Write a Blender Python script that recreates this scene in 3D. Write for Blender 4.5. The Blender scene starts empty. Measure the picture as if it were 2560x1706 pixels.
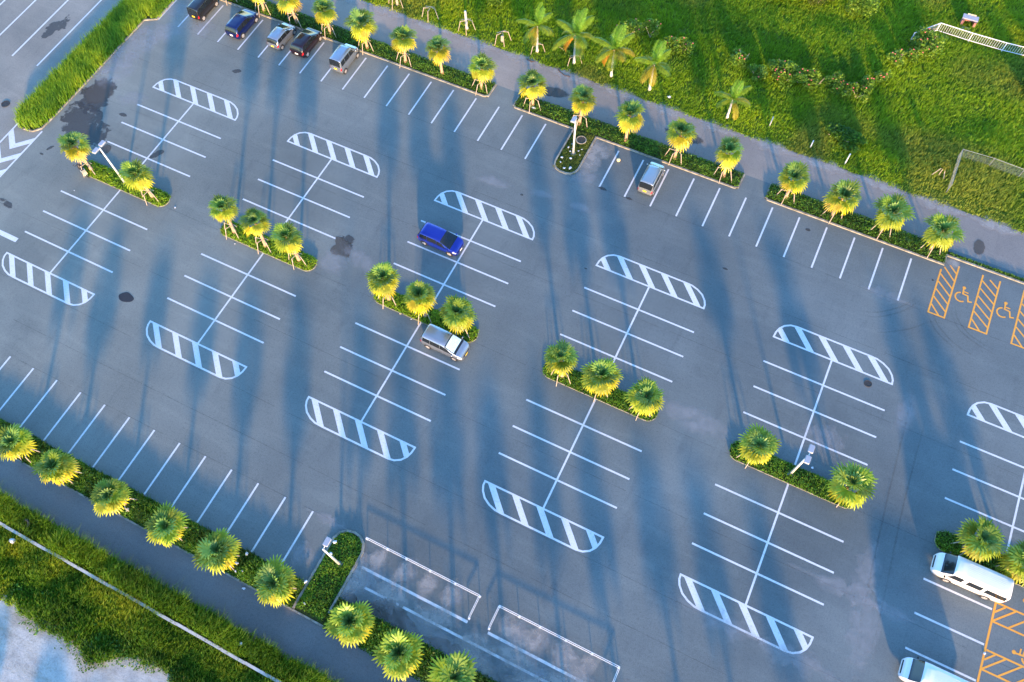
import bpy, bmesh, math, random
import numpy as np
from mathutils import Matrix, Vector
R = math.radians
rng = np.random.default_rng(7); random.seed(7)
sc = bpy.context.scene
COL = sc.collection

# ------------------------------------------------------------------ helpers
class MB:
    """collects polygons (optionally tinted) and links them as one mesh object"""
    def __init__(s): s.v = []; s.f = []; s.t = []
    def add(s, vs, fs, tint=None):
        o = len(s.v); s.v += [tuple(p) for p in vs]
        s.f += [tuple(i + o for i in f) for f in fs]
        s.t += [tint or (1, 1, 1)] * len(vs); return s
    def box(s, c, d, rz=0, rx=0, ry=0, tint=None):
        M = Matrix.Translation(c) @ Matrix.Rotation(rz, 4, 'Z') @ Matrix.Rotation(ry, 4, 'Y') @ Matrix.Rotation(rx, 4, 'X')
        vs = [M @ Vector((x * d[0] / 2, y * d[1] / 2, z * d[2] / 2)) for z in (-1, 1) for x, y in ((-1, -1), (1, -1), (1, 1), (-1, 1))]
        return s.add(vs, [(3, 2, 1, 0), (4, 5, 6, 7), (0, 1, 5, 4), (1, 2, 6, 5), (2, 3, 7, 6), (3, 0, 4, 7)], tint)
    def tube(s, pts, rad, n=8, tint=None, cap=True):
        pts = [Vector(p) for p in pts]
        if not hasattr(rad, '__len__'): rad = [rad] * len(pts)
        vs = []
        for i, p in enumerate(pts):
            d = (pts[min(i + 1, len(pts) - 1)] - pts[max(i - 1, 0)]).normalized()
            a = Vector((0, 0, 1)) if abs(d.z) < .9 else Vector((1, 0, 0))
            u = d.cross(a).normalized(); w = d.cross(u)
            vs += [p + (u * math.cos(2 * math.pi * k / n) + w * math.sin(2 * math.pi * k / n)) * rad[i] for k in range(n)]
        fs = [(i * n + k, i * n + (k + 1) % n, (i + 1) * n + (k + 1) % n, (i + 1) * n + k) for i in range(len(pts) - 1) for k in range(n)]
        if cap: fs += [tuple(range(n))[::-1], tuple((len(pts) - 1) * n + k for k in range(n))]
        return s.add(vs, fs, tint)
    def blob(s, c, r, n=8, m=5, jit=0., tint=None):
        if not hasattr(r, '__len__'): r = (r, r, r)
        vs = [(c[0], c[1], c[2] - r[2])]
        for i in range(1, m):
            a = -math.pi / 2 + math.pi * i / m
            for k in range(n):
                b = 2 * math.pi * k / n; q = 1 + random.uniform(-jit, jit)
                vs.append((c[0] + r[0] * math.cos(a) * math.cos(b) * q, c[1] + r[1] * math.cos(a) * math.sin(b) * q, c[2] + r[2] * math.sin(a) * q))
        vs.append((c[0], c[1], c[2] + r[2]))
        fs = [(0, 1 + (k + 1) % n, 1 + k) for k in range(n)]
        for i in range(m - 2):
            fs += [(1 + i * n + k, 1 + i * n + (k + 1) % n, 1 + (i + 1) * n + (k + 1) % n, 1 + (i + 1) * n + k) for k in range(n)]
        L = len(vs) - 1; o = 1 + (m - 2) * n
        fs += [(o + k, o + (k + 1) % n, L) for k in range(n)]
        return s.add(vs, fs, tint)
    def prism(s, poly, z0, z1, tint=None):
        n = len(poly)
        vs = [(x, y, z0) for x, y in poly] + [(x, y, z1) for x, y in poly]
        return s.add(vs, [tuple(range(n))[::-1], tuple(range(n, 2 * n))] + [(k, (k + 1) % n, n + (k + 1) % n, n + k) for k in range(n)], tint)
    def flat(s, poly, z, tint=None):
        return s.add([(x, y, z) for x, y in poly], [tuple(range(len(poly)))], tint)
    def strip(s, pts, w, z, closed=False, tint=None):
        """flat painted line of width w along pts"""
        P = [Vector((p[0], p[1])) for p in pts]; n = len(P); vs = []
        for i in range(n):
            if closed: a, b = P[i - 1], P[(i + 1) % n]
            else: a, b = P[max(i - 1, 0)], P[min(i + 1, n - 1)]
            d0 = (P[i] - a); d1 = (b - P[i])
            d0 = d0.normalized() if d0.length > 1e-6 else d1.normalized()
            d1 = d1.normalized() if d1.length > 1e-6 else d0
            m = (d0 + d1).normalized(); nn = Vector((-m.y, m.x)); k = w / 2 / max(.35, m.dot(d0))
            vs += [(P[i].x + nn.x * k, P[i].y + nn.y * k, z), (P[i].x - nn.x * k, P[i].y - nn.y * k, z)]
        fs = [(2 * i + 1, 2 * ((i + 1) % n) + 1, 2 * ((i + 1) % n), 2 * i) for i in range(n if closed else n - 1)]
        return s.add(vs, fs, tint)
    def build(s, name, mat=None, parent=None, smooth=False, loc=None):
        me = bpy.data.meshes.new(name); me.from_pydata(s.v, [], s.f)
        if any(t != (1, 1, 1) for t in s.t):
            a = me.attributes.new('tint', 'FLOAT_COLOR', 'POINT')
            a.data.foreach_set('color', np.array([(*t, 1) for t in s.t], np.float32).ravel())
        me.update()
        if smooth: me.polygons.foreach_set('use_smooth', [True] * len(me.polygons))
        if mat: me.materials.append(mat)
        o = bpy.data.objects.new(name, me); COL.objects.link(o)
        if parent: o.parent = parent
        if loc: o.location = loc
        return o

def np_mesh(name, verts, sizes, loops, tint, mat, parent=None):
    me = bpy.data.meshes.new(name)
    me.vertices.add(len(verts)); me.vertices.foreach_set('co', verts.astype(np.float32).ravel())
    me.loops.add(len(loops)); me.loops.foreach_set('vertex_index', loops.astype(np.int32))
    me.polygons.add(len(sizes)); st = np.concatenate([[0], np.cumsum(sizes)[:-1]])
    me.polygons.foreach_set('loop_start', st.astype(np.int32))
    me.update(calc_edges=True); me.validate()
    a = me.attributes.new('tint', 'FLOAT_COLOR', 'POINT')
    a.data.foreach_set('color', np.concatenate([tint, np.ones((len(tint), 1))], 1).astype(np.float32).ravel())
    me.materials.append(mat)
    o = bpy.data.objects.new(name, me); COL.objects.link(o)
    if parent: o.parent = parent
    return o

def tag(o, label=None, cat=None, group=None, kind=None):
    if label: o['label'] = label
    if cat: o['category'] = cat
    if group: o['group'] = group
    if kind: o['kind'] = kind
    return o
def thing(name, label, cat, loc=(0, 0, 0), rz=0, group=None):
    o = bpy.data.objects.new(name, None); COL.objects.link(o)
    o.empty_display_size = .3; o.location = loc; o.rotation_euler.z = rz
    return tag(o, label, cat, group)
def copy_tree(o, parent=None):
    c = o.copy(); COL.objects.link(c); c.parent = parent
    for ch in list(o.children): copy_tree(ch, c)
    return c

# value noise for colour variation of vegetation
_T = rng.random((256, 256))
def vnoise(x, y, s=1., o=0):
    x = np.asarray(x) / s + 37.3 + o * 17.1; y = np.asarray(y) / s + 91.7 + o * 5.3
    xi = np.floor(x).astype(int); yi = np.floor(y).astype(int); fx = x - xi; fy = y - yi
    fx = fx * fx * (3 - 2 * fx); fy = fy * fy * (3 - 2 * fy)
    g = lambda a, b: _T[a % 256, b % 256]
    return (g(xi, yi) * (1 - fx) + g(xi + 1, yi) * fx) * (1 - fy) + (g(xi, yi + 1) * (1 - fx) + g(xi + 1, yi + 1) * fx) * fy

# ------------------------------------------------------------------ materials
def newmat(name):
    m = bpy.data.materials.new(name); m.use_nodes = True
    return m, m.node_tree.nodes, m.node_tree.links, m.node_tree.nodes['Principled BSDF']
def nd(N, t, **k):
    n = N.new(t)
    for a, b in k.items():
        if a in n.inputs: n.inputs[a].default_value = b
        else: setattr(n, a, b)
    return n
def rgba(c): return (*c, 1)
def noise(N, L, scale, detail=4, rough=.55, vec=None, dist=0):
    n = nd(N, 'ShaderNodeTexNoise', Scale=scale, Detail=detail, Roughness=rough, Distortion=dist)
    if vec is not None: L.new(vec, n.inputs['Vector'])
    return n.outputs['Fac']
def ramp(N, L, fac, pts):
    r = nd(N, 'ShaderNodeValToRGB'); e = r.color_ramp.elements
    while len(e) < len(pts): e.new(.5)
    for i, (p, c) in enumerate(pts): e[i].position = p; e[i].color = rgba(c) if len(c) == 3 else c
    L.new(fac, r.inputs[0]); return r.outputs[0]
def mix(N, L, a, b, f, mode='MIX'):
    m = nd(N, 'ShaderNodeMix', data_type='RGBA', blend_type=mode)
    for s, v in ((0, f), (6, a), (7, b)):
        if hasattr(v, 'links') or hasattr(v, 'is_linked'): L.new(v, m.inputs[s])
        else: m.inputs[s].default_value = rgba(v) if hasattr(v, '__len__') else v
    return m.outputs[2]
def pos(N, L, scale=(1, 1, 1), rz=0):
    g = nd(N, 'ShaderNodeNewGeometry'); mp = nd(N, 'ShaderNodeMapping')
    mp.inputs['Scale'].default_value = scale; mp.inputs['Rotation'].default_value = (0, 0, rz)
    L.new(g.outputs['Position'], mp.inputs['Vector']); return mp.outputs[0]
def bump(N, L, B, h, st=.3, d=.02):
    b = nd(N, 'ShaderNodeBump', Strength=st, Distance=d); L.new(h, b.inputs['Height']); L.new(b.outputs[0], B.inputs['Normal'])

def asphalt(name, base, warm=(1, 1, 1), streak=1.):
    m, N, L, B = newmat(name)
    p = pos(N, L); ps = pos(N, L, (.16, 1.1, 1)); ps2 = pos(N, L, (1.0, .2, 1), .35)
    c0 = tuple(base * w for w in warm)
    col = ramp(N, L, noise(N, L, .09, 4, .55, p), [(.3, tuple(v * .84 for v in c0)), (.5, c0), (.72, tuple(v * 1.22 for v in c0))])
    col = mix(N, L, col, (1.28, 1.26, 1.22), ramp(N, L, noise(N, L, .9, 6, .7, ps, .6), [(.5, (0, 0, 0)), (.8, (.75 * streak,) * 3)]), 'MULTIPLY')
    col = mix(N, L, col, (.72, .73, .76), ramp(N, L, noise(N, L, 1.1, 5, .7, ps2, .4), [(.54, (0, 0, 0)), (.8, (.6 * streak,) * 3)]), 'MULTIPLY')
    col = mix(N, L, col, (.74, .78, .82), ramp(N, L, noise(N, L, .055, 5, .62, p, .5), [(.46, (0, 0, 0)), (.62, (.8 * streak,) * 3)]), 'MULTIPLY')
    # speckle of the aggregate
    col = mix(N, L, col, (1.6, 1.6, 1.6), ramp(N, L, noise(N, L, 14, 2, .8, p), [(.35, (0, 0, 0)), (.75, (.7,) * 3)]), 'MULTIPLY')
    col = mix(N, L, col, (.6, .6, .62), ramp(N, L, noise(N, L, 5.5, 3, .8, p), [(.5, (0, 0, 0)), (.8, (.75,) * 3)]), 'MULTIPLY')
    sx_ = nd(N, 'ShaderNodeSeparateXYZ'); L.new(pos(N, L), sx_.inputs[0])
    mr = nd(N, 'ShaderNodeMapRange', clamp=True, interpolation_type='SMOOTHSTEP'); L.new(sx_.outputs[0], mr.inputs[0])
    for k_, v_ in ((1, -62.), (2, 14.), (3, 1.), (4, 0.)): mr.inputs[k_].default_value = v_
    col = mix(N, L, col, (1.62, 1.44, 1.24), mr.outputs[0], 'MULTIPLY')  # low-sun glare painted into the colour: paler and warmer towards the left
    L.new(col, B.inputs['Base Color']); B.inputs['Roughness'].default_value = .92; B.inputs['Specular IOR Level'].default_value = .25
    bump(N, L, B, noise(N, L, 60, 2, .6, p), .25, .01)
    return m
def plain(name, c, rough=.6, metal=0, var=.12, scale=6, coat=0, spec=.5):
    m, N, L, B = newmat(name)
    g = nd(N, 'ShaderNodeTexCoord')
    col = ramp(N, L, noise(N, L, scale, 5, .6, g.outputs['Object']), [(.3, tuple(v * (1 - var) for v in c)), (.7, tuple(min(1, v * (1 + var)) for v in c))])
    L.new(col, B.inputs['Base Color']); B.inputs['Roughness'].default_value = rough; B.inputs['Metallic'].default_value = metal
    B.inputs['Specular IOR Level'].default_value = spec
    if coat: B.inputs['Coat Weight'].default_value = coat; B.inputs['Coat Roughness'].default_value = .04
    return m
def leafmat(name, mult=(1, 1, 1), transl=.35, rough=.55):
    m, N, L, B = newmat(name)
    a = nd(N, 'ShaderNodeAttribute', attribute_name='tint')
    col = mix(N, L, a.outputs['Color'], mult, 1., 'MULTIPLY')
    L.new(col, B.inputs['Base Color']); B.inputs['Roughness'].default_value = rough; B.inputs['Specular IOR Level'].default_value = .3
    t = nd(N, 'ShaderNodeBsdfTranslucent'); L.new(col, t.inputs['Color'])
    ms = nd(N, 'ShaderNodeMixShader', Fac=transl); L.new(B.outputs[0], ms.inputs[1]); L.new(t.outputs[0], ms.inputs[2])
    L.new(ms.outputs[0], N['Material Output'].inputs['Surface']); return m
def stainmat(name, c, rough, opac, nscale=1.3, sharp=.12, thr=.5, spec=.4, namp=1.3):
    m, N, L, B = newmat(name)
    p = pos(N, L); a = nd(N, 'ShaderNodeAttribute', attribute_name='tint')
    s = nd(N, 'ShaderNodeSeparateColor'); L.new(a.outputs['Color'], s.inputs[0])
    nz = noise(N, L, nscale, 8, .68, p, .3)
    ad = nd(N, 'ShaderNodeMath', operation='MULTIPLY_ADD'); L.new(nz, ad.inputs[0]); ad.inputs[1].default_value = namp; L.new(s.outputs[0], ad.inputs[2])
    mr = nd(N, 'ShaderNodeMapRange', clamp=True); L.new(ad.outputs[0], mr.inputs[0])
    mr.inputs[1].default_value = namp / 2 + thr - sharp; mr.inputs[2].default_value = namp / 2 + thr + sharp; mr.inputs[4].default_value = opac
    col = mix(N, L, c, tuple(v * 1.5 for v in c), noise(N, L, 2.5, 5, .7, p))
    L.new(col, B.inputs['Base Color']); B.inputs['Roughness'].default_value = rough; B.inputs['Specular IOR Level'].default_value = spec
    t = nd(N, 'ShaderNodeBsdfTransparent'); ms = nd(N, 'ShaderNodeMixShader')
    L.new(mr.outputs[0], ms.inputs[0]); L.new(t.outputs[0], ms.inputs[1]); L.new(B.outputs[0], ms.inputs[2])
    L.new(ms.outputs[0], N['Material Output'].inputs['Surface']); return m
def paint(name, c, wear=.5):
    m, N, L, B = newmat(name)
    p = pos(N, L)
    col = ramp(N, L, noise(N, L, 1.2, 6, .7, p), [(.25, tuple(v * .9 for v in c)), (.6, c)])
    col = mix(N, L, col, (.22, .22, .24), ramp(N, L, noise(N, L, 7, 5, .75, p), [(.53, (0, 0, 0)), (.74, (wear,) * 3)]))
    L.new(col, B.inputs['Base Color']); B.inputs['Roughness'].default_value = .75; return m
def soil(name, c1, c2, scale=1.5):
    m, N, L, B = newmat(name); p = pos(N, L)
    col = ramp(N, L, noise(N, L, scale, 6, .65, p), [(.35, c1), (.65, c2)])
    L.new(col, B.inputs['Base Color']); B.inputs['Roughness'].default_value = .95; B.inputs['Specular IOR Level'].default_value = .1
    bump(N, L, B, noise(N, L, 9, 5, .7, p), .6, .05); return m

ASPH = .135
M = {}
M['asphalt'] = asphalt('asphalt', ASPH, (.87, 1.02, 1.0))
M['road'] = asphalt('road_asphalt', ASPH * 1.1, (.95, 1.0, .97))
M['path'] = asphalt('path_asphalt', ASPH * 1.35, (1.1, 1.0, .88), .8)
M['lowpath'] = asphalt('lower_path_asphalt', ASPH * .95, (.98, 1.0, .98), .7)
M['white'] = paint('white_road_paint', (.66, .66, .65), .7)
M['orange'] = paint('orange_road_paint', (.85, .35, .035), .3)
M['kerb'] = soil('kerb_concrete', (.17, .16, .12), (.38, .35, .28), 2.2)
M['soil'] = soil('planting_soil', (.03, .045, .012), (.06, .07, .02))
M['fieldsoil'] = soil('field_soil', (.06, .11, .01), (.13, .17, .02), .5)
M['gravel'] = soil('pale_gravel', (.37, .36, .33), (.54, .51, .45), .8)
_N = M['gravel'].node_tree.nodes; _L = M['gravel'].node_tree.links; _B = _N['Principled BSDF']; _c = _B.inputs['Base Color'].links[0].from_socket
_c = mix(_N, _L, _c, (.55, .53, .48), ramp(_N, _L, noise(_N, _L, 7, 6, .8, pos(_N, _L)), [(.5, (0, 0, 0)), (.7, (.8,) * 3)]), 'MULTIPLY')
_c = mix(_N, _L, _c, (.7, .68, .62), ramp(_N, _L, noise(_N, _L, .5, 6, .7, pos(_N, _L, (.4, 1.6, 1))), [(.45, (0, 0, 0)), (.65, (.9,) * 3)]), 'MULTIPLY')
_L.new(_c, _B.inputs['Base Color'])
M['leaf'] = leafmat('ground_cover_leaf', (1, 1, 1), .3)
M['grass'] = leafmat('grass_blade', (1, 1, 1), .35)
M['palm'] = leafmat('palm_leaf', (1, 1, 1), .33, .38)
M['trunk'] = plain('palm_trunk', (.42, .27, .16), .9, 0, .25, 14)
M['ptrunk'] = plain('pale_palm_trunk', (.55, .52, .46), .85, 0, .2, 14)
M['wood'] = plain('weathered_stake_wood', (.40, .33, .25), .85, 0, .25, 9)
M['tie'] = plain('black_tie_rubber', (.03, .03, .03), .8)
M['pole'] = plain('off_white_lamp_paint', (.62, .62, .58), .45, 0, .05)
M['lamphead'] = plain('lamp_housing', (.33, .35, .39), .35, 0, .04)
M['lens'] = plain('lamp_lens', (.5, .52, .55), .2)
M['galv'] = plain('white_rail_paint', (.75, .75, .74), .5, 0, .06)
M['steel'] = plain('galvanised_steel', (.42, .44, .46), .4, .6, .1)
M['wire'] = plain('fence_wire', (.22, .25, .24), .6, .3)
M['conc'] = plain('wall_concrete', (.48, .46, .42), .9, 0, .2, 3)
M['rubber'] = plain('tyre_rubber', (.025, .025, .027), .85)
M['rim'] = plain('alloy_rim', (.62, .60, .56), .35, .3, .08)
M['glass'] = plain('tinted_window_glass', (.012, .016, .02), .06, 0, .1, 2, spec=.6)
M['black'] = plain('black_plastic', (.02, .02, .022), .5)
M['tail'] = plain('tail_lamp_red', (.5, .015, .02), .2, 0, .1, 20)
M['clear'] = plain('headlamp_clear', (.75, .78, .8), .12, 0, .1, 20)
M['amber'] = plain('amber_lamp', (.75, .25, .03), .25)
M['plate_w'] = plain('white_plate', (.78, .78, .75), .5, 0, .02)
M['plate_y'] = plain('yellow_plate', (.80, .58, .03), .5, 0, .03)
M['shade'] = plain('silver_sunshade', (.55, .75, .78), .3, .2, .25, 9)
M['brick'] = plain('pink_brick', (.42, .17, .13), .9, 0, .25, 12)
M['slab'] = plain('grey_slab', (.40, .38, .40), .85, 0, .15, 6)
M['litter'] = plain('white_litter', (.6, .62, .66), .5, 0, .12, 15)
M['ball'] = plain('yellowed_plastic', (.75, .58, .30), .5, 0, .15, 15)
M['iron'] = plain('cast_iron', (.05, .045, .04), .7, .2, .3, 20)
M['flower'] = plain('pink_petals', (.75, .13, .12), .6, 0, .25, 3)
def carpaint(n, c, metal=.35, rough=.28): return plain(n, c, rough, metal, .03, 2, coat=.8)
CP = {'black': carpaint('black_car_paint', (.012, .010, .011), .2), 'blue': carpaint('blue_car_paint', (.006, .018, .27), .3), 'blue2': carpaint('deep_blue_car_paint', (.003, .008, .075), .3),
      'silver': carpaint('silver_car_paint', (.36, .40, .44), .8, .34), 'silver2': carpaint('bright_silver_car_paint', (.40, .43, .46), .8, .34), 'maroon': carpaint('dark_maroon_car_paint', (.016, .004, .005), .3),
      'cream': carpaint('pale_cream_car_paint', (.40, .43, .43), .7, .32), 'white': carpaint('white_van_paint', (.80, .79, .76), 0, .35), 'lilac': carpaint('cool_white_van_paint', (.72, .73, .78), 0, .32)}

# ------------------------------------------------------------------ measured layout (metres; x along the bay rows, y up the lot)
BX = [-40.19, -24.12, -8.0, 8.19, 24.33, 40.34]          # centre lines of the six blocks of bays
YU, YL, Z = 5.90, -.68, 2.5                                # first bay line above / below the planters

# ---- ground and paved sheets
def sheet(name, x0, x1, y0, y1, z, mat):
    return tag(MB().flat([(x0, y0), (x1, y0), (x1, y1), (x0, y1)], z).build(name, mat), kind='structure')
sheet('ground', -420, 420, -420, 420, -.06, M['fieldsoil'])
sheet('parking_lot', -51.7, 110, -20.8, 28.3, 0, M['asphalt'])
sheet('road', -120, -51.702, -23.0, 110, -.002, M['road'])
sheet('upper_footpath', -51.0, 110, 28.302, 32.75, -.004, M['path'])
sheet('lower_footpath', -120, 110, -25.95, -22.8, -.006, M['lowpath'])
def gravel():
    pts = [(-60, -31.6), (-28, -31.4), (-24.4, -31.3), (-22.4, -31.1), (-21.4, -31.4), (-19.7, -31.3), (-17.6, -31.0), (-15.9, -31.4), (-14.2, -30.9), (-12.9, -30.3), (-11.3, -30.0), (-10.4, -30.4), (-8.5, -31.4), (-4, -32.2), (60, -33), (60, -48), (-60, -48)]
    return tag(MB().flat(pts, -.03).build('gravel_yard', M['gravel']), kind='structure')
gravel()

# ---- painted markings
Zm = .004
mk = MB()
def line(a, b, w=.15, m=None): (m or mk).strip([a, b], w, Zm)
for k, x in enumerate(BX):
    for i in range(3):
        for y in (YU + Z * i, YL - Z * i):
            if k == 5 and y < 0: continue
            for sx in (-1, 1): mk.strip([(x + sx * 5.035, y), (x + sx * .075, y)], .15, Zm)
    mk.strip([(x, 3.45), (x, YU + 7.5 - .075)], .15, Zm)
    if k < 5: mk.strip([(x, 1.78), (x, YL - 7.5 + .075)], .15, Zm)
for i in range(-6, 13): line((-37.80 + 2.522 * i, 21.23), (-37.80 + 2.522 * i, 25.87))
for i in range(0, 12): line((.079 + 2.515 * i, 21.23), (.079 + 2.515 * i, 25.86))
for i in range(-2, 13): line((-37.79 + 2.5165 * i, -16.05), (-37.79 + 2.5165 * i, -20.68))
for y in (-.735, -3.375, -5.99): line((35.32, y), (40.21, y))
line((-2.08, -18.02), (6.81, -18.02), .2); line((8.45, -18.02), (19, -18.02), .2)
line((-2.08, -19.18), (-1.7, -19.18), .2); line((-1.15, -19.2), (1.0, -19.17), .17); line((1.25, -19.17), (1.75, -19.17), .17); line((2.1, -19.16), (22, -19.1), .18)
line((-64.3, 9.8), (-64.3, 40), .17); line((-61.1, 10.6), (-61.1, 40), .17); line((-57.82, 10.62), (-57.82, 40), .17); line((-67.35, 12), (-67.35, 40), .17)
line((-54.45, 4.12), (-54.45, -6), .17); line((-51.6, 4.14), (-51.6, -4), .17)
for y in (0, -2.0, -4.1):
    mk.flat([(-54.38, 3.2 + y), (-54.38, 2.45 + y), (-53.02, 1.07 + y), (-52.98, 1.85 + y)][::-1], Zm)
    mk.flat([(-52.98, 1.85 + y), (-53.02, 1.07 + y), (-51.68, 2.45 + y), (-51.68, 3.2 + y)], Zm + .0015)
line((-52, -6.75), (-45.24, -6.75), .45)
tag(mk.build('bay_markings', M['white']), kind='structure')
# hatched end islands: outline and five slanting bars, above (sy = 1) and below (sy = -1) each block
hk = MB()
def hatch(x, y, sy):
    cor = [(-4.98, .0), (-4.93, .5), (-4.78, .95), (-4.47, 1.36), (-4.02, 1.63), (-3.5, 1.72), (2.7, 1.72), (3.3, 1.69), (3.85, 1.52), (4.4, 1.2), (4.78, .75), (4.95, .35), (4.97, .0)]
    if sy < 0: cor = [(-a, -b) for a, b in cor]
    hk.strip([(x + a, y + b) for a, b in cor], .15, Zm)
    hk.strip([(x - 5.05, y), (x + 5.05, y)], .15, Zm + .001)
    ox = [a * sy for a, b in cor]; oy = [abs(b) - .02 for a, b in cor]
    if sy < 0: ox, oy = ox[::-1], oy[::-1]
    cx_ = [a for a, b in cor] if cor[0][0] < cor[-1][0] else [a for a, b in cor][::-1]
    cy_ = [abs(b) for a, b in cor] if cor[0][0] < cor[-1][0] else [abs(b) for a, b in cor][::-1]
    top = lambda a: float(np.interp(a, cx_, cy_, left=-1, right=-1)) - .03
    for q in range(5):
        b0 = -4.19 + 2.07 * q if sy > 0 else -4.74 + 2.07 * q
        sh = -.97 if sy > 0 else .97
        def run(xs):
            e = 0.
            for t in np.linspace(.02, 1.66, 80):
                if t <= top(xs + sh * t): e = t
                else: break
            return e
        L_ = run(b0); R_ = run(b0 + .64)
        pl = [(b0 + sh * .07, .07), (b0 + .64 + sh * .07, .07), (b0 + .64 + sh * R_, R_)]
        xa, xb = b0 + sh * L_, b0 + .64 + sh * R_
        for f in (.75, .5, .25):
            xm = xa + (xb - xa) * f; pl.append((xm, min(1.66, max(top(xm), min(L_, R_)))))
        pl.append((xa, L_))
        P3 = [(x + a, y + sy * b) for a, b in pl]
        hk.flat(P3 if sy > 0 else P3[::-1], Zm + .002)
for k, x in enumerate(BX):
    hatch(x, YU + 7.5, 1)
    if k < 5: hatch(x, YL - 7.5, -1)
tag(hk.build('hatched_island_markings', M['white']), kind='structure')
ok = MB()
for xa, xb, yt in ((30.32, 31.66, (25.9, 26.85)), (33.70, 35.15, (26.85, 26.85)), (37.17, 38.6, (26.85, 26.85)), (40.6, 42.0, (26.85, 26.85))):
    ok.strip([(xa, 21.25), (xa, yt[0])], .14, Zm); ok.strip([(xb, 21.25), (xb, yt[1])], .14, Zm); ok.strip([(xa - .07, 21.25), (xb + .07, 21.25)], .14, Zm + .0015)
    for q in range(7):
        y0 = 22.15 + .82 * q - (.0 if q else 0)
        a, b = (xa + .05, y0), (xb - .05, y0 - 1.1)
        if q == 0: b = (xa + .85, 21.3)
        if a[1] > yt[0] + .1: a = (xa + .05 + (y0 - 26.6) * 1.2 if y0 > 26.6 else xa + .2, min(y0, 26.6))
        if a[0] < b[0]: ok.strip([a, b], .13, Zm + .003)
ok.strip([(40.36, -.1), (40.33, -8)], .15, Zm)
for yt, yb in ((-.12, -1.55), (-3.66, -5.08), (-7.2, -8.6)):
    ok.strip([(40.43, yt), (45.4, yt)], .14, Zm + .0015); ok.strip([(40.4, yb), (45.4, yb)], .14, Zm + .0015)
    ok.strip([(40.42, yt - .72), (41.05, yt - .06)], .13, Zm + .003)
    for q in range(4): ok.strip([(40.42 + 1.1 * q, yb + .05), (41.75 + 1.1 * q, yt - .05)], .13, Zm + .003)
tag(ok.build('orange_hatch_markings', M['orange']), kind='structure')
def wheelchair(m, x, y, a=0):
    c, s = math.cos(a), math.sin(a)
    T = lambda p: (x + c * p[0] - s * p[1], y + s * p[0] + c * p[1])
    m.strip([T((-.08 + .45 * math.cos(t) - .02, -.3 + .45 * math.sin(t))) for t in np.linspace(R(100), R(315), 16)], .13, Zm + .004)
    m.flat([T((-.02 + .15 * math.cos(t), .72 + .15 * math.sin(t))) for t in np.linspace(0, 2 * math.pi, 12, endpoint=False)], Zm + .004)
    m.strip([T((-.04, .62)), T((.0, .1)), T((.42, .05)), T((.56, -.5)), T((.86, -.42))], .13, Zm + .0055)
    m.strip([T((0, .34)), T((.42, .32))], .11, Zm + .007)
wk = MB()
for x in (32.55, 36.03, 39.5): wheelchair(wk, x, 24.15)
wheelchair(wk, 42.9, -2.95, R(90)); wheelchair(wk, 42.9, .9, R(90))
tag(wk.build('wheelchair_symbol_markings', M['orange']), kind='structure')

# ---- stains, dust, tyre marks and joints on the paving
_zs = [.0065]
def blotch(pts, mb, grow=1.2):
    P = np.array(pts, float); c = P.mean(0); n = 28
    d = P - c; ang = np.arctan2(d[:, 1], d[:, 0]); o = np.argsort(ang); ang = ang[o]; rr = np.hypot(d[:, 0], d[:, 1])[o]
    th = np.linspace(-math.pi, math.pi, n, endpoint=False)
    r = np.interp(th, np.concatenate([ang - 2 * math.pi, ang, ang + 2 * math.pi]), np.tile(rr, 3))
    z = _zs[0]; _zs[0] += .0003
    vs = [(c[0], c[1], z)]; tt = [1.]
    for k, f in ((.55, 1.), (.85, .7), (1.0, .5), (grow + .15, 0.)):
        vs += [(c[0] + math.cos(a) * q * k, c[1] + math.sin(a) * q * k, z) for a, q in zip(th, r)]; tt += [f] * n
    fs = [(0, 1 + k, 1 + (k + 1) % n) for k in range(n)]
    for i in range(3): fs += [(1 + i * n + k, 1 + (i + 1) * n + k, 1 + (i + 1) * n + (k + 1) % n, 1 + i * n + (k + 1) % n) for k in range(n)]
    o = len(mb.v); mb.add(vs, fs); mb.t[o:] = [(t, t, t) for t in tt]
def ell(x, y, a, b, rot=0): return [(x + a * math.cos(t) * math.cos(rot) - b * math.sin(t) * math.sin(rot), y + a * math.cos(t) * math.sin(rot) + b * math.sin(t) * math.cos(rot)) for t in np.linspace(0, 2 * math.pi, 12, endpoint=False)]
wet = MB()
wb = [(-51.4, 10.7), (-51.4, 11.8), (-49.2, 12.5), (-48.3, 10.4), (-48.2, 8.6), (-48.6, 7.6), (-50.9, 8.4), (-50.4, 10.5)]
blotch(wb, wet, 1.05)
blotch([(-50.9, 8.6), (-49, 8.8), (-47.1, 7.6), (-45.4, 7.2), (-44.9, 5.4), (-46.1, 4.2), (-47.8, 5.6), (-50.2, 5.2), (-51.2, 7.0)], wet, 1.05)
blotch([(-60.1, 13.8), (-60.3, 14.9), (-59.8, 16.7), (-59.8, 17.7), (-59.2, 17.8), (-58.7, 16.5), (-59.3, 15.2), (-59.6, 14.1)], wet, 1.08)
for p in (ell(-45.6, 9.25, .55, .2, .1), ell(-38.8, 18.75, .5, .3, .4), ell(-39.7, 6.7, .75, .33, 1.0), ell(-49.5, 2.9, .5, .18, 1.1), ell(-49.8, 1.95, .25, .1), ell(-49.0, -4.0, .9, .3, -.2), ell(.45, 21.2, .42, .14), ell(3.1, 21.2, .34, .14), ell(2.5, 12.7, .25, .08), ell(13.45, 17.9, .3, .1), ell(18.75, 24.9, .22, .14), ell(-18.0, 6.3, .7, .5), ell(-17.5, 5.6, .55, .45), ell(-30.6, 24.9, .22, .12), ell(-6.0, 17.4, .2, .12), ell(29.95, 24.5, .14, .14)): blotch(p, wet, 1.1)
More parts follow.
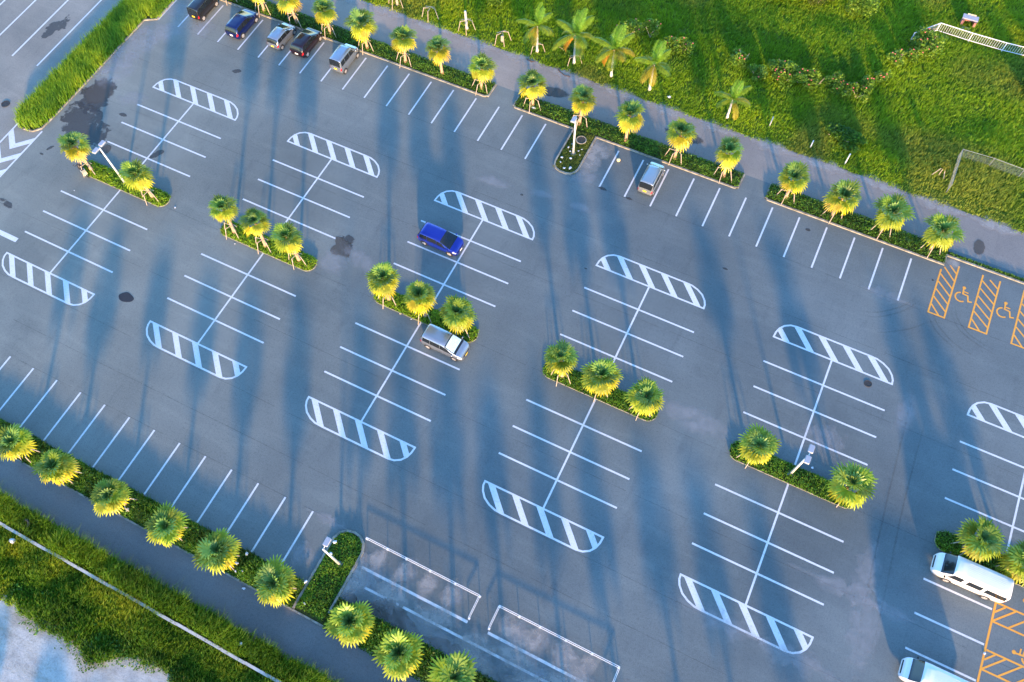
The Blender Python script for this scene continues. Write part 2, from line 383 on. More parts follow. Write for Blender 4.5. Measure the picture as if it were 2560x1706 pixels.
tag(wet.build('wet_patches', stainmat('wet_asphalt', (.05, .046, .042), .55, .62, .8, .08, .62, .4, 3.0)), kind='structure')
wl = MB(); blotch([(-19.2, 6.0), (-17.8, 5.9), (-17.2, 5.4), (-17.0, 4.8), (-17.9, 4.6), (-18.8, 4.5), (-18.7, 5.4)], wl, 1.05); blotch(ell(32.8, 29.5, .42, .85, .1), wl, 1.2); blotch(ell(-49.7, 10.6, 1.3, 1.5), wl); blotch(ell(-44.5, 5.0, .5, .6), wl)
blotch(ell(-8.6, 29.8, 1.5, .5, .2), wl); blotch(ell(5.0, 30.2, 1.8, .6), wl)
blotch([(-1.9, -20.6), (0, -20.0), (1.8, -19.3), (2.8, -19.7), (4.2, -20.3), (2, -20.9)], wl, 1.1); blotch([(-2.4, -20.6), (-1.6, -19.9), (-1.2, -20.7)], wl, 1.1); blotch(ell(6.5, -20.3, 2.2, .4), wl, 1.1)
tag(wl.build('damp_patches', stainmat('damp_asphalt', (.075, .068, .058), .8, .7, 1.5, .12, .45)), kind='structure')
du = MB()
for p in (ell(-51.0, 18.8, .5, 1.2, -.2), ell(-49.6, 23.2, 1.3, 1.2, .5), ell(-51.5, 14.2, .5, 2.2), ell(-45.4, 22.2, 1.0, 1.3, .4), ell(-46.2, 11.3, 1.2, .8, .6), ell(-50.2, 17.0, 1.4, 3.5, -.3), ell(-48.4, 20.4, 1.0, 2.6, -.5), ell(-50, 13.6, 1.6, 2, -.3),
          ell(-1.4, 21.6, 1.2, .7, .3), ell(-4.4, 18.25, .9, .35, .2), ell(-.6, 18.4, .9, .4), ell(26.7, 21.3, 2.2, .2), ell(-16.0, 5.0, 1.8, .6, -.3), ell(-17.9, 3.6, 1.2, 1.0), ell(16, 3.6, 2.6, .8), ell(30.9, 11.2, .6, 1.8), ell(-9.0, 17.6, 1.6, .4, .1), ell(30.5, -4.0, 3.4, .22), ell(33.6, -4.05, 1.8, .3), ell(28.5, -10.05, 3.2, .3), ell(23.4, -9.95, 3.4, .3), ell(32.4, -6.2, .7, 2.8, .1), ell(31.5, -2, .5, 2.4),
          ell(-1.9, -19.6, .6, 1.6, -.2), ell(-1.0, -18.4, .5, 1.5, -.3), ell(.5, -19.0, 1.4, .8), ell(4.2, -19.9, 2.6, .7), ell(8.5, -20.2, 2.8, .9), ell(11.5, -18.8, 2.0, .9), ell(1.2, -16.9, .5, 1.0, -.2), ell(3.2, -17.0, .3, .9, -.2), ell(5.2, -16.8, .5, 1), ell(10.5, -16.9, .5, .9), ell(12.2, -16.8, .5, .9), ell(14, -16.9, .6, .9), ell(-6.0, -16.1, 1.8, .16), ell(-6.6, -19.2, 1.2, .7), ell(13.5, -19.5, 2.2, .8), ell(19, -18.5, 1.2, 1.5), ell(26, 2.5, 1.8, .5), ell(25.8, 6.5, 1.6, 1.0)): blotch(p, du, 1.3)
tag(du.build('dust_patches', stainmat('pale_dust', (.33, .33, .33), .95, .42, 1.1, .7, .85, .2, 3.2)), kind='structure')
cc = MB(); blotch([(-2.5, -16.9), (-2.1, -17.4), (-1.9, -18.9), (-2.1, -20.4), (-2.5, -20.6)], cc, 1.1)
for x_ in (-1.2, .8, 2.9, 5.0, 9.8, 11.8, 13.8, 16): blotch(ell(x_ + random.uniform(-.3, .3), -16.95, .55, .95, random.uniform(-.3, .2)), cc, 1.3)
for x_, y_ in ((1, -18.6), (4.5, -18.7), (8, -18.9), (11, -18.6), (12.8, -19.9), (8.5, -20.1), (15, -18.5), (10.5, -17.3), (14.5, -17.2)): blotch(ell(x_, y_, 1.7, .6, random.uniform(-.3, .3)), cc, 1.3)
blotch([(-2.4, 26.1), (-1.3, 26.2), (-.5, 25.6), (-1.0, 24.2), (-1.9, 22.2), (-2.4, 22.4)], cc, 1.05); blotch(ell(31.1, 26.9, .5, .45), cc); blotch([(-2.5, -17), (-2.0, -18), (-2.0, -20), (-2.5, -21.4)], cc, 1.0)
for x in np.arange(-34, 40, 5.2): blotch(ell(x, 32.45, 2.6, .45), cc, 1.2)
tag(cc.build('worn_concrete_patches', stainmat('worn_concrete', (.34, .32, .29), .95, .6, 1.2, .5, .7, .2, 2.6)), kind='structure')
tm = MB()
def arc(P, w=.13):
    P = np.array(P, float); t = np.linspace(0, len(P) - 1, 24); 
    q = np.stack([np.interp(t, range(len(P)), P[:, i]) for i in (0, 1)], 1)
    for _ in range(6): q[1:-1] = (q[:-2] + q[2:] + 2 * q[1:-1]) / 4
    o = len(tm.v); tm.strip([tuple(a) for a in q], w, _zs[0]); _zs[0] += .0003
    n = len(tm.v) - o; tm.t[o:] = [(.55 * math.sin(math.pi * (i // 2) / (n / 2 - 1)) + .1,) * 3 for i in range(n)]
for P in ([(24.7, 18.4), (26.6, 18.8), (28.5, 20.4), (29.9, 22.8)], [(24.4, 18.7), (26.4, 19.2), (28.2, 20.7), (29.5, 22.8)], [(30.4, 21.8), (31.2, 20.4), (32.8, 19.2), (35.6, 18.5)], [(32.0, 23.4), (32.6, 21.6), (34.0, 20.4), (37, 19.8)], [(31.8, 22.6), (32.8, 20.7), (34.6, 19.9), (37, 19.5)], [(26.4, 17.0), (29.3, 18.9), (31.2, 20.9)], [(30.1, 21.2), (31.4, 19.6), (33.8, 18.4)], [(31, 14), (31.4, 4), (32.2, -8)], [(32.4, 14), (32.6, 4), (33.4, -8)]): arc(P)
tag(tm.build('tyre_marks', stainmat('tyre_rubber_mark', (.03, .03, .032), .9, .22, 4, .35, .5)), kind='structure')
jt = MB()
for y, xa, xb in ((2.08, -35, -29.3), (2.08, -19, -13.1), (2.08, -3, 3.2), (2.08, 13.5, 19.4), (2.08, 29.4, 35.3), (10.1, -51.6, 60), (-4.15, -51, 60), (21.15, -46, 40), (-16.0, -37, -5.2), (-10.1, -51, 60), (15.9, -50, 60), (-13.2, -40, 60)):
    x = xa
    while x < xb:
        e = min(xb, x + random.uniform(3, 9)); jt.strip([(x, y + random.uniform(-.02, .02)), ((x + e) / 2, y + random.uniform(-.03, .03)), (e, y)], .05, .0056); x = e + random.uniform(0, 2)
for x in (6.55, -8.6, -22.5, 21.3): jt.strip([(x, 28.4), (x, 32.3)], .035, .0056)
for v in range(len(jt.v)): jt.t[v] = (.5,) * 3
tag(jt.build('paving_joints', stainmat('joint_crack', (.035, .035, .037), .95, .34, 1.1, .3, .45)), kind='structure')

# ------------------------------------------------------------------ kerbs and planting beds
def capsule(x0, x1, y0, y1, r, n=8):
    P = []
    for cx, cy, a0 in ((x1 - r, y1 - r, 0), (x0 + r, y1 - r, 90), (x0 + r, y0 + r, 180), (x1 - r, y0 + r, 270)):
        P += [(cx + r * math.cos(R(a0 + 90 * k / n)), cy + r * math.sin(R(a0 + 90 * k / n))) for k in range(n + 1)]
    return P
def kerb(name, pts, closed, w=.15, h=.12, inner=None, label=None):
    m = MB(); P = [Vector(p) for p in pts]; n = len(P); o = []
    for i in range(n):
        a = P[i - 1] if closed or i else P[i]; b = P[(i + 1) % n] if closed or i < n - 1 else P[i]
        d0 = (P[i] - a); d1 = (b - P[i]); d0 = d0.normalized() if d0.length > 1e-6 else d1.normalized(); d1 = d1.normalized() if d1.length > 1e-6 else d0
        q = (d0 + d1).normalized(); nn = Vector((-q.y, q.x)) * (w / 2 / max(.4, q.dot(d0)))
        o.append([(P[i].x + nn.x, P[i].y + nn.y, -.02), (P[i].x + nn.x * .9, P[i].y + nn.y * .9, h), (P[i].x - nn.x * .9, P[i].y - nn.y * .9, h), (P[i].x - nn.x, P[i].y - nn.y, -.02)])
    vs = [v for q in o for v in q]; fs = []
    for i in range(n if closed else n - 1):
        j = (i + 1) % n
        for k in range(3): fs.append((i * 4 + k, i * 4 + k + 1, j * 4 + k + 1, j * 4 + k))
    if not closed: fs += [(3, 2, 1, 0), ((n - 1) * 4, (n - 1) * 4 + 1, (n - 1) * 4 + 2, (n - 1) * 4 + 3)]
    m.add(vs, fs); return tag(m.build(name, M['kerb']), kind='structure')
def bed(name, poly, z=.07): return tag(MB().flat(poly, z).build(name, M['soil']), kind='structure')
beds = []
for x in BX:
    P = capsule(x - 4.95, x + 4.95, 1.85, 3.35, .74); kerb('planter_kerb', P, True, .12, .07); bed('planter_bed', P)
    beds.append((x - 5.0, x + 5.0, 1.79, 3.41))
kerb('verge_kerb', [(-50.5, 26.42), (-14.5, 26.42), (-14.15, 26.6), (-14.12, 28.25)], False, .16, .13); bed('verge_bed', [(-51, 26.4), (-14.15, 26.4), (-14.15, 28.25), (-51, 28.25)])
islT = [(-4.83, 26.4), (-4.83, 22.2), (-4.7, 21.75), (-4.4, 21.45), (-3.95, 21.3), (-3.4, 21.3), (-2.95, 21.45), (-2.65, 21.75), (-2.5, 22.2), (-2.5, 26.42)]
kerb('verge_kerb', [(-11.4, 28.2), (-11.35, 26.6), (-11.1, 26.42), (-4.83, 26.42)] + islT[1:] + [(-2.5, 26.42), (11.3, 26.42), (11.6, 26.6), (11.65, 28.25)], False, .16, .13)
bed('verge_bed', [(-11.35, 26.4), (-4.83, 26.4), (-4.83, 22.2), (-4.4, 21.45), (-3.4, 21.3), (-2.65, 21.75), (-2.5, 22.2), (-2.5, 26.4), (11.6, 26.4), (11.6, 28.25), (-11.35, 28.25)])
kerb('verge_kerb', [(14.2, 28.2), (14.25, 26.6), (14.5, 26.42), (30.38, 26.42), (30.4, 27.46), (70, 27.46)], False, .16, .13)
bed('verge_bed', [(14.2, 26.4), (30.4, 26.4), (30.4, 27.46), (70, 27.46), (70, 27.85), (30.5, 27.9), (30.3, 28.25), (14.2, 28.25)])
islB = [(-5.05, -22.75), (-5.05, -17.1), (-4.85, -16.55), (-4.45, -16.2), (-3.85, -16.05), (-3.3, -16.15), (-2.8, -16.5), (-2.55, -17.1), (-2.52, -21.9)]
kerb('island_kerb', islB, False, .2, .14); bed('island_bed', islB + [(-2.52, -22.75)])
bed('lower_verge_bed', [(-70, -22.85), (-5.15, -22.85), (-5.15, -20.85), (-70, -20.85)]); bed('lower_verge_bed', [(-2.42, -22.95), (70, -22.95), (70, -20.7), (-2.42, -20.7)])
kerb('lower_verge_kerb', [(-33.5, -22.85), (60, -22.85)], False, .14, .09)
TL = [(-54.95, 60), (-54.95, 6.3), (-54.75, 4.8), (-54.3, 4.0), (-53.4, 3.6), (-52.4, 3.75), (-51.85, 4.4), (-51.72, 7), (-51.72, 20.5), (-50.55, 21.2), (-50.55, 60)]
kerb('roadside_kerb', TL[1:], False, .15, .12); bed('roadside_bed', TL)

# ------------------------------------------------------------------ scattered vegetation
def blades(x, y, z, h, w, lean, ldir, spread, col, per=5):
    """tufts at x,y: returns verts, poly sizes, loops, tints"""
    n = len(x); T = n * per
    X = np.repeat(x, per) + rng.normal(0, spread, T); Y = np.repeat(y, per) + rng.normal(0, spread, T); Zb = np.repeat(z, per)
    H = np.repeat(h, per) * rng.uniform(.6, 1.15, T); W = np.repeat(w, per) if hasattr(w, '__len__') else np.full(T, w)
    W = W * rng.uniform(.7, 1.3, T)
    a = rng.uniform(0, 2 * np.pi, T); ax, ay = np.cos(a), np.sin(a)
    lx = lean * (np.cos(ldir) * .6) + rng.normal(0, .28, T); ly = lean * (np.sin(ldir) * .6) + rng.normal(0, .28, T)
    b = np.stack([X, Y, Zb], 1); side = np.stack([ax, ay, 0 * ax], 1) * (W / 2)[:, None]
    mid = b + np.stack([lx * H * .35, ly * H * .35, H * .62], 1); tip = b + np.stack([lx * H, ly * H, H * .95], 1)
    V = np.stack([b - side, b + side, mid + side * .8, mid - side * .8, tip], 1).reshape(-1, 3)
    base = np.arange(T)[:, None] * 5
    loops = (base + np.array([0, 1, 2, 3, 3, 2, 4])).ravel(); sizes = np.tile([4, 3], T)
    c = np.repeat(col, per, 0) * rng.uniform(.7, 1.3, (T, 1)); 
    tint = np.repeat(c, 5, 0)
    return V, sizes, loops, np.clip(tint, 0, 1)
def leaves(x, y, z, size, col, flat=.5):
    n = len(x); d = rng.normal(0, 1, (n, 3)); d[:, 2] *= flat; d /= np.linalg.norm(d, axis=1)[:, None]
    u = rng.normal(0, 1, (n, 3)); u[:, 2] += 1.2; s = np.cross(d, u); s /= np.linalg.norm(s, axis=1)[:, None] + 1e-9
    c = np.stack([x, y, z], 1); L = (size * rng.uniform(.7, 1.3, n))[:, None]
    V = np.stack([c - d * L * .5, c + s * L * .3, c + d * L * .5, c - s * L * .3], 1).reshape(-1, 3)
    loops = np.arange(4 * n); sizes = np.full(n, 4)
    return V, sizes, loops, np.repeat(np.clip(col * rng.uniform(.65, 1.35, (n, 1)), 0, 1), 4, 0)
def join(*parts):
    V = []; S = []; Lp = []; T = []; o = 0
    for v, s, l, t in parts: V.append(v); S.append(s); Lp.append(l + o); T.append(t); o += len(v)
    return np.concatenate(V), np.concatenate(S), np.concatenate(Lp), np.concatenate(T)
def lerp3(f, *cs):
    f = np.clip(f, 0, 1) * (len(cs) - 1); i = np.minimum(f.astype(int), len(cs) - 2); t = (f - i)[:, None]
    C = np.array(cs); return C[i] * (1 - t) + C[i + 1] * t
def cover(name, x0, x1, y0, y1, h, dens, size, cols, inside=None, grassy=.0, round_=True, z0=.07, gh=.3):
    n = int((x1 - x0) * (y1 - y0) * dens); x = rng.uniform(x0, x1, n); y = rng.uniform(y0, y1, n)
    e = np.minimum.reduce([x - x0, x1 - x, y - y0, y1 - y])
    if inside is not None: k = inside(x, y); x, y, e = x[k], y[k], e[k]
    if round_:      # rounded ends of the capsule planters
        r = (y1 - y0) / 2; cx = np.clip(x, x0 + r, x1 - r); d = r - np.hypot(x - cx, y - (y0 + y1) / 2); k = d > -.05; x, y, e = x[k], y[k], d[k]
    f = np.clip(e / .35, .15, 1) ** .5; hh = h * f * (.65 + .7 * vnoise(x, y, .6))
    z = z0 + hh * np.sqrt(rng.random(len(x)))
    c = lerp3(.55 * vnoise(x, y, 1.1, 2) + .45 * rng.random(len(x)), *cols)
    P = [leaves(x, y, z, np.full(len(x), size), c)]
    if grassy > 0:
        m = int(len(x) * grassy); i = rng.integers(0, len(x), m)
        P.append(blades(x[i], y[i], np.full(m, z0), gh * f[i], .035, .5, R(120), .05, lerp3(vnoise(x[i], y[i], .8, 5), *cols) * 1.15, 4))
    V, S, Lp, T = join(*P)
    return tag(np_mesh(name, V, S, Lp, T, M['leaf']), kind='stuff')
G1 = [(.03, .08, .006), (.07, .17, .010), (.13, .27, .012), (.24, .36, .02)]
G2 = [(.025, .07, .008), (.05, .13, .010), (.09, .20, .012), (.16, .28, .02)]
G3 = [(.07, .15, .008), (.14, .28, .010), (.23, .37, .012), (.34, .42, .02)]
for i, b in enumerate(beds): cover('planter_ground_cover', *b[:2], *b[2:], .30, 230, .13, G3 if i < 3 else G1, grassy=.18)
cover('verge_hedge_cover', -51, -14.2, 26.55, 28.3, .42, 190, .15, G2, round_=False, grassy=.06)
cover('verge_hedge_cover', -11.3, 11.6, 26.55, 28.3, .42, 190, .15, G2, round_=False, grassy=.06)
cover('verge_hedge_cover', 14.2, 30.4, 26.55, 28.3, .42, 190, .15, G2, round_=False, grassy=.06)
cover('verge_hedge_cover', 30.6, 60, 27.56, 27.9, .25, 150, .12, G2, round_=False, grassy=.2)
cover('island_turf', -4.75, -2.6, 21.5, 26.5, .10, 190, .07, [(.06, .10, .015), (.10, .15, .02), (.16, .19, .03)], round_=False, grassy=.7, gh=.14)
cover('island_ground_cover', -4.95, -2.62, -22.6, -16.25, .3, 240, .13, G1, inside=lambda x, y: (y < -17.1) | (np.hypot(x + 3.8, y + 17.2) < 1.1), round_=False, grassy=.15)
cover('lower_verge_cover', -60, -5.15, -22.78, -20.75, .62, 230, .15, G2[:1] + G1[:3], round_=False, grassy=.35, gh=.75)
cover('lower_verge_cover', -2.4, 60, -23.0, -20.6, .55, 210, .15, G2[:1] + G1[:3], round_=False, grassy=.3, gh=.6)
# tall roadside grass, upper left
def grassfield(name, x, y, z, h, w, lean, ldir, cols, per=5, spread=.07, ns=2.2, mat=None, dry=0.):
    f = .6 * vnoise(x, y, ns, 3) + .4 * vnoise(x, y, ns / 4, 4)
    c = lerp3(f, *cols)
    if dry: 
        k = np.clip((vnoise(x, y, 5.5, 8) - .62) * 5, 0, 1)[:, None] * dry; c = c * (1 - k) + np.array([.26, .22, .06]) * k
    V, S, Lp, T = blades(x, y, z, h, w, lean, ldir, spread, c, per)
    return tag(np_mesh(name, V, S, Lp, T, mat or M['grass']), kind='stuff')
GR = [(.035, .10, .006), (.08, .18, .008), (.15, .27, .010), (.26, .34, .015)]
n = 9000; x = rng.uniform(-54.95, -50.5, n); y = rng.uniform(3.6, 40, n)
k = ((x < -51.75) | ((y > 21.1) & (x < -50.6))) & ((y > 6) | (np.hypot(x + 53.35, (y - 6) * .65) < 1.55)); x, y = x[k], y[k]
e = np.clip(np.minimum(x + 55.1, -51.5 - x) / .5, .35, 1)
grassfield('roadside_long_grass', x, y, np.full(len(x), .05), .95 * e, .06, .9, R(135), [(.06, .17, .006), (.12, .26, .008), (.20, .34, .010), (.28, .38, .015)], 7, .12, 1.6)
# lower bank between the footpath and the gravel
def bank(n, x0, x1, y0, y1, h, w, lean, ldir, cols, per, name, hmod=None, ns=1.8, z=-.05):
    x = rng.uniform(x0, x1, n); y = rng.uniform(y0, y1, n)
    hh = h * (.5 + .9 * vnoise(x, y, 1.3, 6)); 
    if hmod is not None: k = hmod(x, y); x, y, hh = x[k], y[k], hh[k]
    return grassfield(name, x, y, np.full(len(x), z), hh, w, lean, ldir, cols, per, .09, ns)
bank(9500, -40, 30, -27.2, -25.75, 1.0, .045, .7, R(60), [(.035, .09, .006), (.07, .17, .008), (.13, .25, .01), (.22, .32, .015)], 7, 'path_edge_long_grass')
bank(7000, -40, 12, -29.4, -27.5, .6, .045, .8, R(70), [(.05, .14, .008), (.11, .23, .01), (.22, .31, .012), (.33, .35, .015)], 6, 'wall_side_long_grass')
bedge = lambda x, y: y > np.interp(x, [-40, -24.4, -22.4, -19.7, -17.5, -16.2, -14.2, -11.3, -9, 12], [-32.3, -31.9, -31.8, -32.0, -31.9, -32.4, -31.0, -30.2, -31.2, -33]) + .5 * (vnoise(x, y, .9, 9) - .5)
bank(13500, -40, 12, -34, -29.2, .6, .05, .6, R(80), [(.03, .08, .006), (.07, .17, .008), (.13, .26, .01), (.27, .34, .015)], 6, 'bank_weeds', bedge, 2.6)
cover('bank_creeper', -40, 12, -34.2, -29.5, .3, 60, .17, G2, inside=lambda x, y: (bedge(x, y + .55)) & (vnoise(x, y, 1.4, 21) > .38), round_=False, z0=-.04)
# upper field with gentle mounds
def hf(x, y):
    d = np.clip((y - 33.2) / 3, 0, 1)
    return -.02 + d * (.55 * vnoise(x, y, 7, 11) + .3 * vnoise(x, y, 3.2, 12) + .5 * np.exp(-((x - 14) ** 2 / 60 + (y - 46.5) ** 2 / 14)) - .25)
gx = np.arange(-70, 90.1, 1.); gy = np.concatenate([np.arange(32.7, 70, .8), np.arange(70, 130, 6)])
XX, YY = np.meshgrid(gx, gy); ZZ = hf(XX, YY); nx = len(gx)
fm = MB(); fm.v = [tuple(v) for v in np.stack([XX.ravel(), YY.ravel(), ZZ.ravel()], 1)]; fm.t = [(1, 1, 1)] * len(fm.v)
fm.f = [(j * nx + i, j * nx + i + 1, (j + 1) * nx + i + 1, (j + 1) * nx + i) for j in range(len(gy) - 1) for i in range(nx - 1)]
tag(fm.build('field_ground', M['fieldsoil'], smooth=True), kind='structure')
n = 110000; x = rng.uniform(-48, 46, n); y = rng.uniform(32.65, 70, n)
edge = 32.72 + .35 * (vnoise(x, y, 1.1, 14) - .5)
k = (y > edge) & (y < 16.4 + (x + 67.9) * .463 + 5) & (x < 36 + (62 - y) * .2)
bare = vnoise(x, y, 2.6, 15) * np.exp(-(((x - 3.8) / 5) ** 2 + ((y - 38.3) / 1.6) ** 2)) + .8 * np.exp(-(((x - 15.2) / .7) ** 2 + ((y - 49.2) / .6) ** 2)) + .6 * np.exp(-(((x - .2) / 1.0) ** 2 + ((y - 42.6) / .8) ** 2))
k &= rng.random(n) > bare * 1.3
x, y = x[k], y[k]
near = np.clip((y - 32.7) / 2.5, .45, 1)
tall = (.45 + .5 * vnoise(x, y, 4, 16)) * np.where((x > 20.5) & (abs(y - np.interp(x, [20.5, 23.25, 40], [49.9, 53.35, 53.6])) < 1.0), .45, 1)
GF = [(.07, .16, .006), (.13, .26, .006), (.19, .33, .006), (.25, .38, .008), (.32, .40, .012)]
grassfield('field_long_grass', x, y, hf(x, y), (.30 * near * tall + .12), .06, .8, R(65), GF, 5, .13, 7.0, dry=.4)

# ------------------------------------------------------------------ fan palms
def fan_crown(seed, scale=1., yellow=1., nl=26):
    r = np.random.default_rng(seed); m = MB()
    for i in range(nl):
        q = i / (nl - 1); el = R(86 - 122 * q ** .9 + r.uniform(-12, 12)); az = i * 2.39996 + r.uniform(-.25, .25)
        d = Vector((math.cos(el) * math.cos(az), math.cos(el) * math.sin(az), math.sin(el)))
        pl = (.44 + .26 * math.sin(min(1, q * 1.6) * math.pi * .5) + r.uniform(-.10, .12)) * scale
        if i < 6: pl = .10 * scale; el = R(r.uniform(38, 72)); d = Vector((math.cos(el) * math.cos(az), math.cos(el) * math.sin(az), math.sin(el)))
        P = d * pl + Vector((0, 0, -.12 * q * scale))
        el2 = el - R(4 + 28 * min(1, q * 1.3) + r.uniform(-8, 10)); el2 = max(el2, R(-82))
        a = Vector((math.cos(el2) * math.cos(az), math.cos(el2) * math.sin(az), math.sin(el2)))
        s = Vector((-math.sin(az), math.cos(az), 0)); nrm = a.cross(s) * -1
        if nrm.z < 0: nrm = -nrm
        old = max(0, min(1, (q - .36 + r.uniform(-.16, .16)) / .55)) * yellow
        g0 = np.array((.115, .215, .055)); g1 = np.array((.20, .30, .022)); ye = np.array((.48, .38, .014)); du_ = np.array((.55, .34, .05))
        c = g0 + (g1 - g0) * min(1, q * 2.6 * r.uniform(.5, 1.4))
        c = c * (1 - old) + ye * old if old < .93 or r.random() < .6 else du_
        c = c * r.uniform(.6, 1.45)
        m.tube([(0, 0, -.05 * scale), P * .6 + Vector((0, 0, .03)), P], [.022 * scale, .014 * scale, .01 * scale], 3, tuple(np.clip(c * .9 + .02, 0, 1)), cap=False)
        ns = 13; L0 = (.98 + r.uniform(-.12, .10)) * scale * (.8 if q < .08 else 1.)
        for k in range(ns):
            ph = R(-92 + 184 * k / (ns - 1)); fo = abs(ph) / R(92)
            dd = (a * math.cos(ph) + s * math.sin(ph) + nrm * (.22 * fo + .05)).normalized()
            L = L0 * (1 - .42 * fo ** 2) * r.uniform(.88, 1.1); sd = dd.cross(nrm).normalized()
            droop = Vector((0, 0, -1)) * (.10 + .16 * r.random()) * L
            p0 = P; p1 = P + dd * L * .55 + nrm * (.025 if k % 2 else -.025); p2 = P + dd * L * .8 + droop * .35; p3 = P + dd * L + droop
            w1 = .078 * scale; w2 = .048 * scale; tip = tuple(np.clip(c * (1.1 + .5 * old), 0, 1)); cc_ = tuple(np.clip(c, 0, 1))
            o = len(m.v)
            m.add([p0 - sd * .008, p0 + sd * .008, p1 + sd * w1, p1 - sd * w1, p2 + sd * w2, p2 - sd * w2, p3], [(0, 1, 2, 3), (3, 2, 4, 5), (5, 4, 6)], cc_)
            m.t[o + 4:o + 7] = [tip] * 3
    return m
CROWNS = []
def crown_mesh(seed, scale, yellow):
    o = fan_crown(seed, scale, yellow).build('crown', M['palm']); me = o.data; bpy.data.objects.remove(o); return me
for sd, yl in ((1, .85), (2, .75), (3, 1.1), (4, .6), (5, .5), (6, .7), (7, .8), (8, .95), (9, .65)): CROWNS.append(crown_mesh(sd, 1., yl))
def trunk_mb(h, r0=.15, r1=.12):
    m = MB(); pts = [(0, 0, -.1)]; rad = [r0 * 1.3]
    for i in range(1, 15):
        z = h * i / 14; pts.append((.015 * math.sin(i * 1.7), .015 * math.cos(i * 2.1), z)); rad.append((r0 + (r1 - r0) * i / 14) * (1.06 if i % 2 else .96) * (1.2 if i == 1 else 1))
    return m.tube(pts, rad, 10)
def mesh_of(mb, name, mat, smooth=False):
    o = mb.build(name, mat, smooth=smooth); me = o.data; bpy.data.objects.remove(o); return me
TRUNK = mesh_of(trunk_mb(3.0), 'trunk', M['trunk'], True)
def child(name, me, parent, loc=(0, 0, 0), rz=0, sc_=1.):
    o = bpy.data.objects.new(name, me); COL.objects.link(o); o.parent = parent; o.location = loc; o.rotation_euler.z = rz
    o.scale = (sc_, sc_, sc_) if not hasattr(sc_, '__len__') else sc_; return o
def stake_meshes():
    A = [R(200), R(-20), R(265)]; legs = []
    bars = MB()
    for a in A:
        top = Vector((.62 * math.cos(a), .62 * math.sin(a), 1.18)); ft = Vector((.98 * math.cos(a), .98 * math.sin(a), -.05))
        legs.append(mesh_of(MB().tube([ft, top + Vector((0, 0, .08))], .036, 6), 'stake', M['wood']))
        bars.tube([top + Vector((.08 * math.cos(a), .08 * math.sin(a), .02)), (.13 * math.cos(a + .6), .13 * math.sin(a + .6), 1.2)], .032, 6)
    bars.tube([(-.5, .15, 1.13), (.5, .15, 1.13)], .032, 6)
    tie = MB().tube([(.155 * math.cos(t), .155 * math.sin(t), 1.16) for t in np.linspace(0, 2 * math.pi, 13)], .022, 5, cap=False)
    return mesh_of(bars, 'support_frame', M['wood']), legs, mesh_of(tie, 'tie', M['tie'])
BARS, LEGS, TIE = stake_meshes()
def stakes(parent, rz=0, tie=True, n=3):
    f = child('support_frame', BARS, parent, rz=rz)
    for me in LEGS[:n]: child('stake', me, f)
    if tie: child('tie', TIE, f)
    return f
def fan_palm(x, y, zc, label, group, sc_=1., var=0, st=True, rz=None, srz=0):
    sc_ = .97 * (sc_ if sc_ < 1.1 else 1.1 + (sc_ - 1.1) * .4)
    t = thing('fan_palm', label, 'palm tree', (x, y, .05), 0, group)
    hz = zc + .02
    child('trunk', TRUNK, t, sc_=(1, 1, hz / 3.0)); cv = {0: (0, 6), 1: (1, 6), 2: (2, 7), 3: (3, 8), 4: (4, 5)}[var % 5]; child('crown', CROWNS[random.choice(cv)], t, (0, 0, hz), random.uniform(0, 6.28) if rz is None else rz, (sc_ * random.uniform(.9, 1.06), sc_ * random.uniform(.9, 1.06), sc_ * random.uniform(.92, 1.12)))
    if st: stakes(t, srz)
    t.rotation_euler.x = R(random.gauss(0, 2.2)); t.rotation_euler.y = R(random.gauss(0, 2.2))
    return t
gT = 'fan palms in the kerbed hedge strip along the upper footpath'
topP = [(-45.0, 27.0, 3.2, 1.0, 1, 'fan palm cropped by the top edge of the photo, beside the black car'),
 (-40.81, 26.95, 3.3, 1.0, 0, 'yellow green fan palm above the nose of the dark blue car, at the top edge'),
 (-36.76, 27.0, 3.2, 1.0, 2, 'fan palm in front of the small silver hatchback, its crown cut by the top edge'),
 (-32.75, 27.2, 3.2, .98, 0, 'fan palm in the hedge in front of the dark maroon hatchback'),
 (-28.22, 27.05, 3.6, 1.08, 1, 'large fan palm in the hedge in front of the silver microvan'),
 (-23.75, 27.05, 3.35, 1.0, 0, 'staked fan palm in the hedge, first one right of the parked microvan'),
 (-19.6, 27.2, 3.3, .98, 2, 'fan palm without stakes in the upper hedge strip, second right of the microvan'),
 (-15.2, 27.15, 3.25, .98, 1, 'fan palm at the right hand end of the hedge strip that faces the parked row'),
 (-9.6, 27.3, 3.25, 1.0, 0, 'fan palm with a white rubbish bag at its foot, left of the upper island'),
 (-4.6, 27.2, 3.5, .98, 2, 'orange skirted fan palm directly behind the lamp post on the kerbed upper island'),
 (.2, 27.26, 3.6, 1.03, 2, 'fan palm with bare unstaked trunk, right of the upper island lamp'),
 (5.14, 27.23, 3.7, 1.0, 2, 'tall staked fan palm in the hedge in front of the pale boxy minivan'),
 (10.0, 27.23, 3.4, .97, 0, 'fan palm at the right end of the hedge strip beside the pale boxy minivan'),
 (15.9, 27.35, 3.3, 1.0, 2, 'orange tipped fan palm at the left end of the strip before the orange bays'),
 (20.2, 27.25, 2.95, 1.08, 2, 'second of four fan palms before the orange bays, with very yellow skirt'),
 (24.57, 27.35, 3.1, 1.22, 4, 'third of four fan palms before the orange bays, with wide grey green crown'),
 (28.9, 27.35, 2.95, 1.2, 4, 'big dark green fan palm nearest to the orange hatched wheelchair bays')]
for i, (x, y, zc, s_, v, lb) in enumerate(topP): fan_palm(x, y, zc, lb, gT, s_, v, i not in (6, 10), srz=random.uniform(-.15, .15))
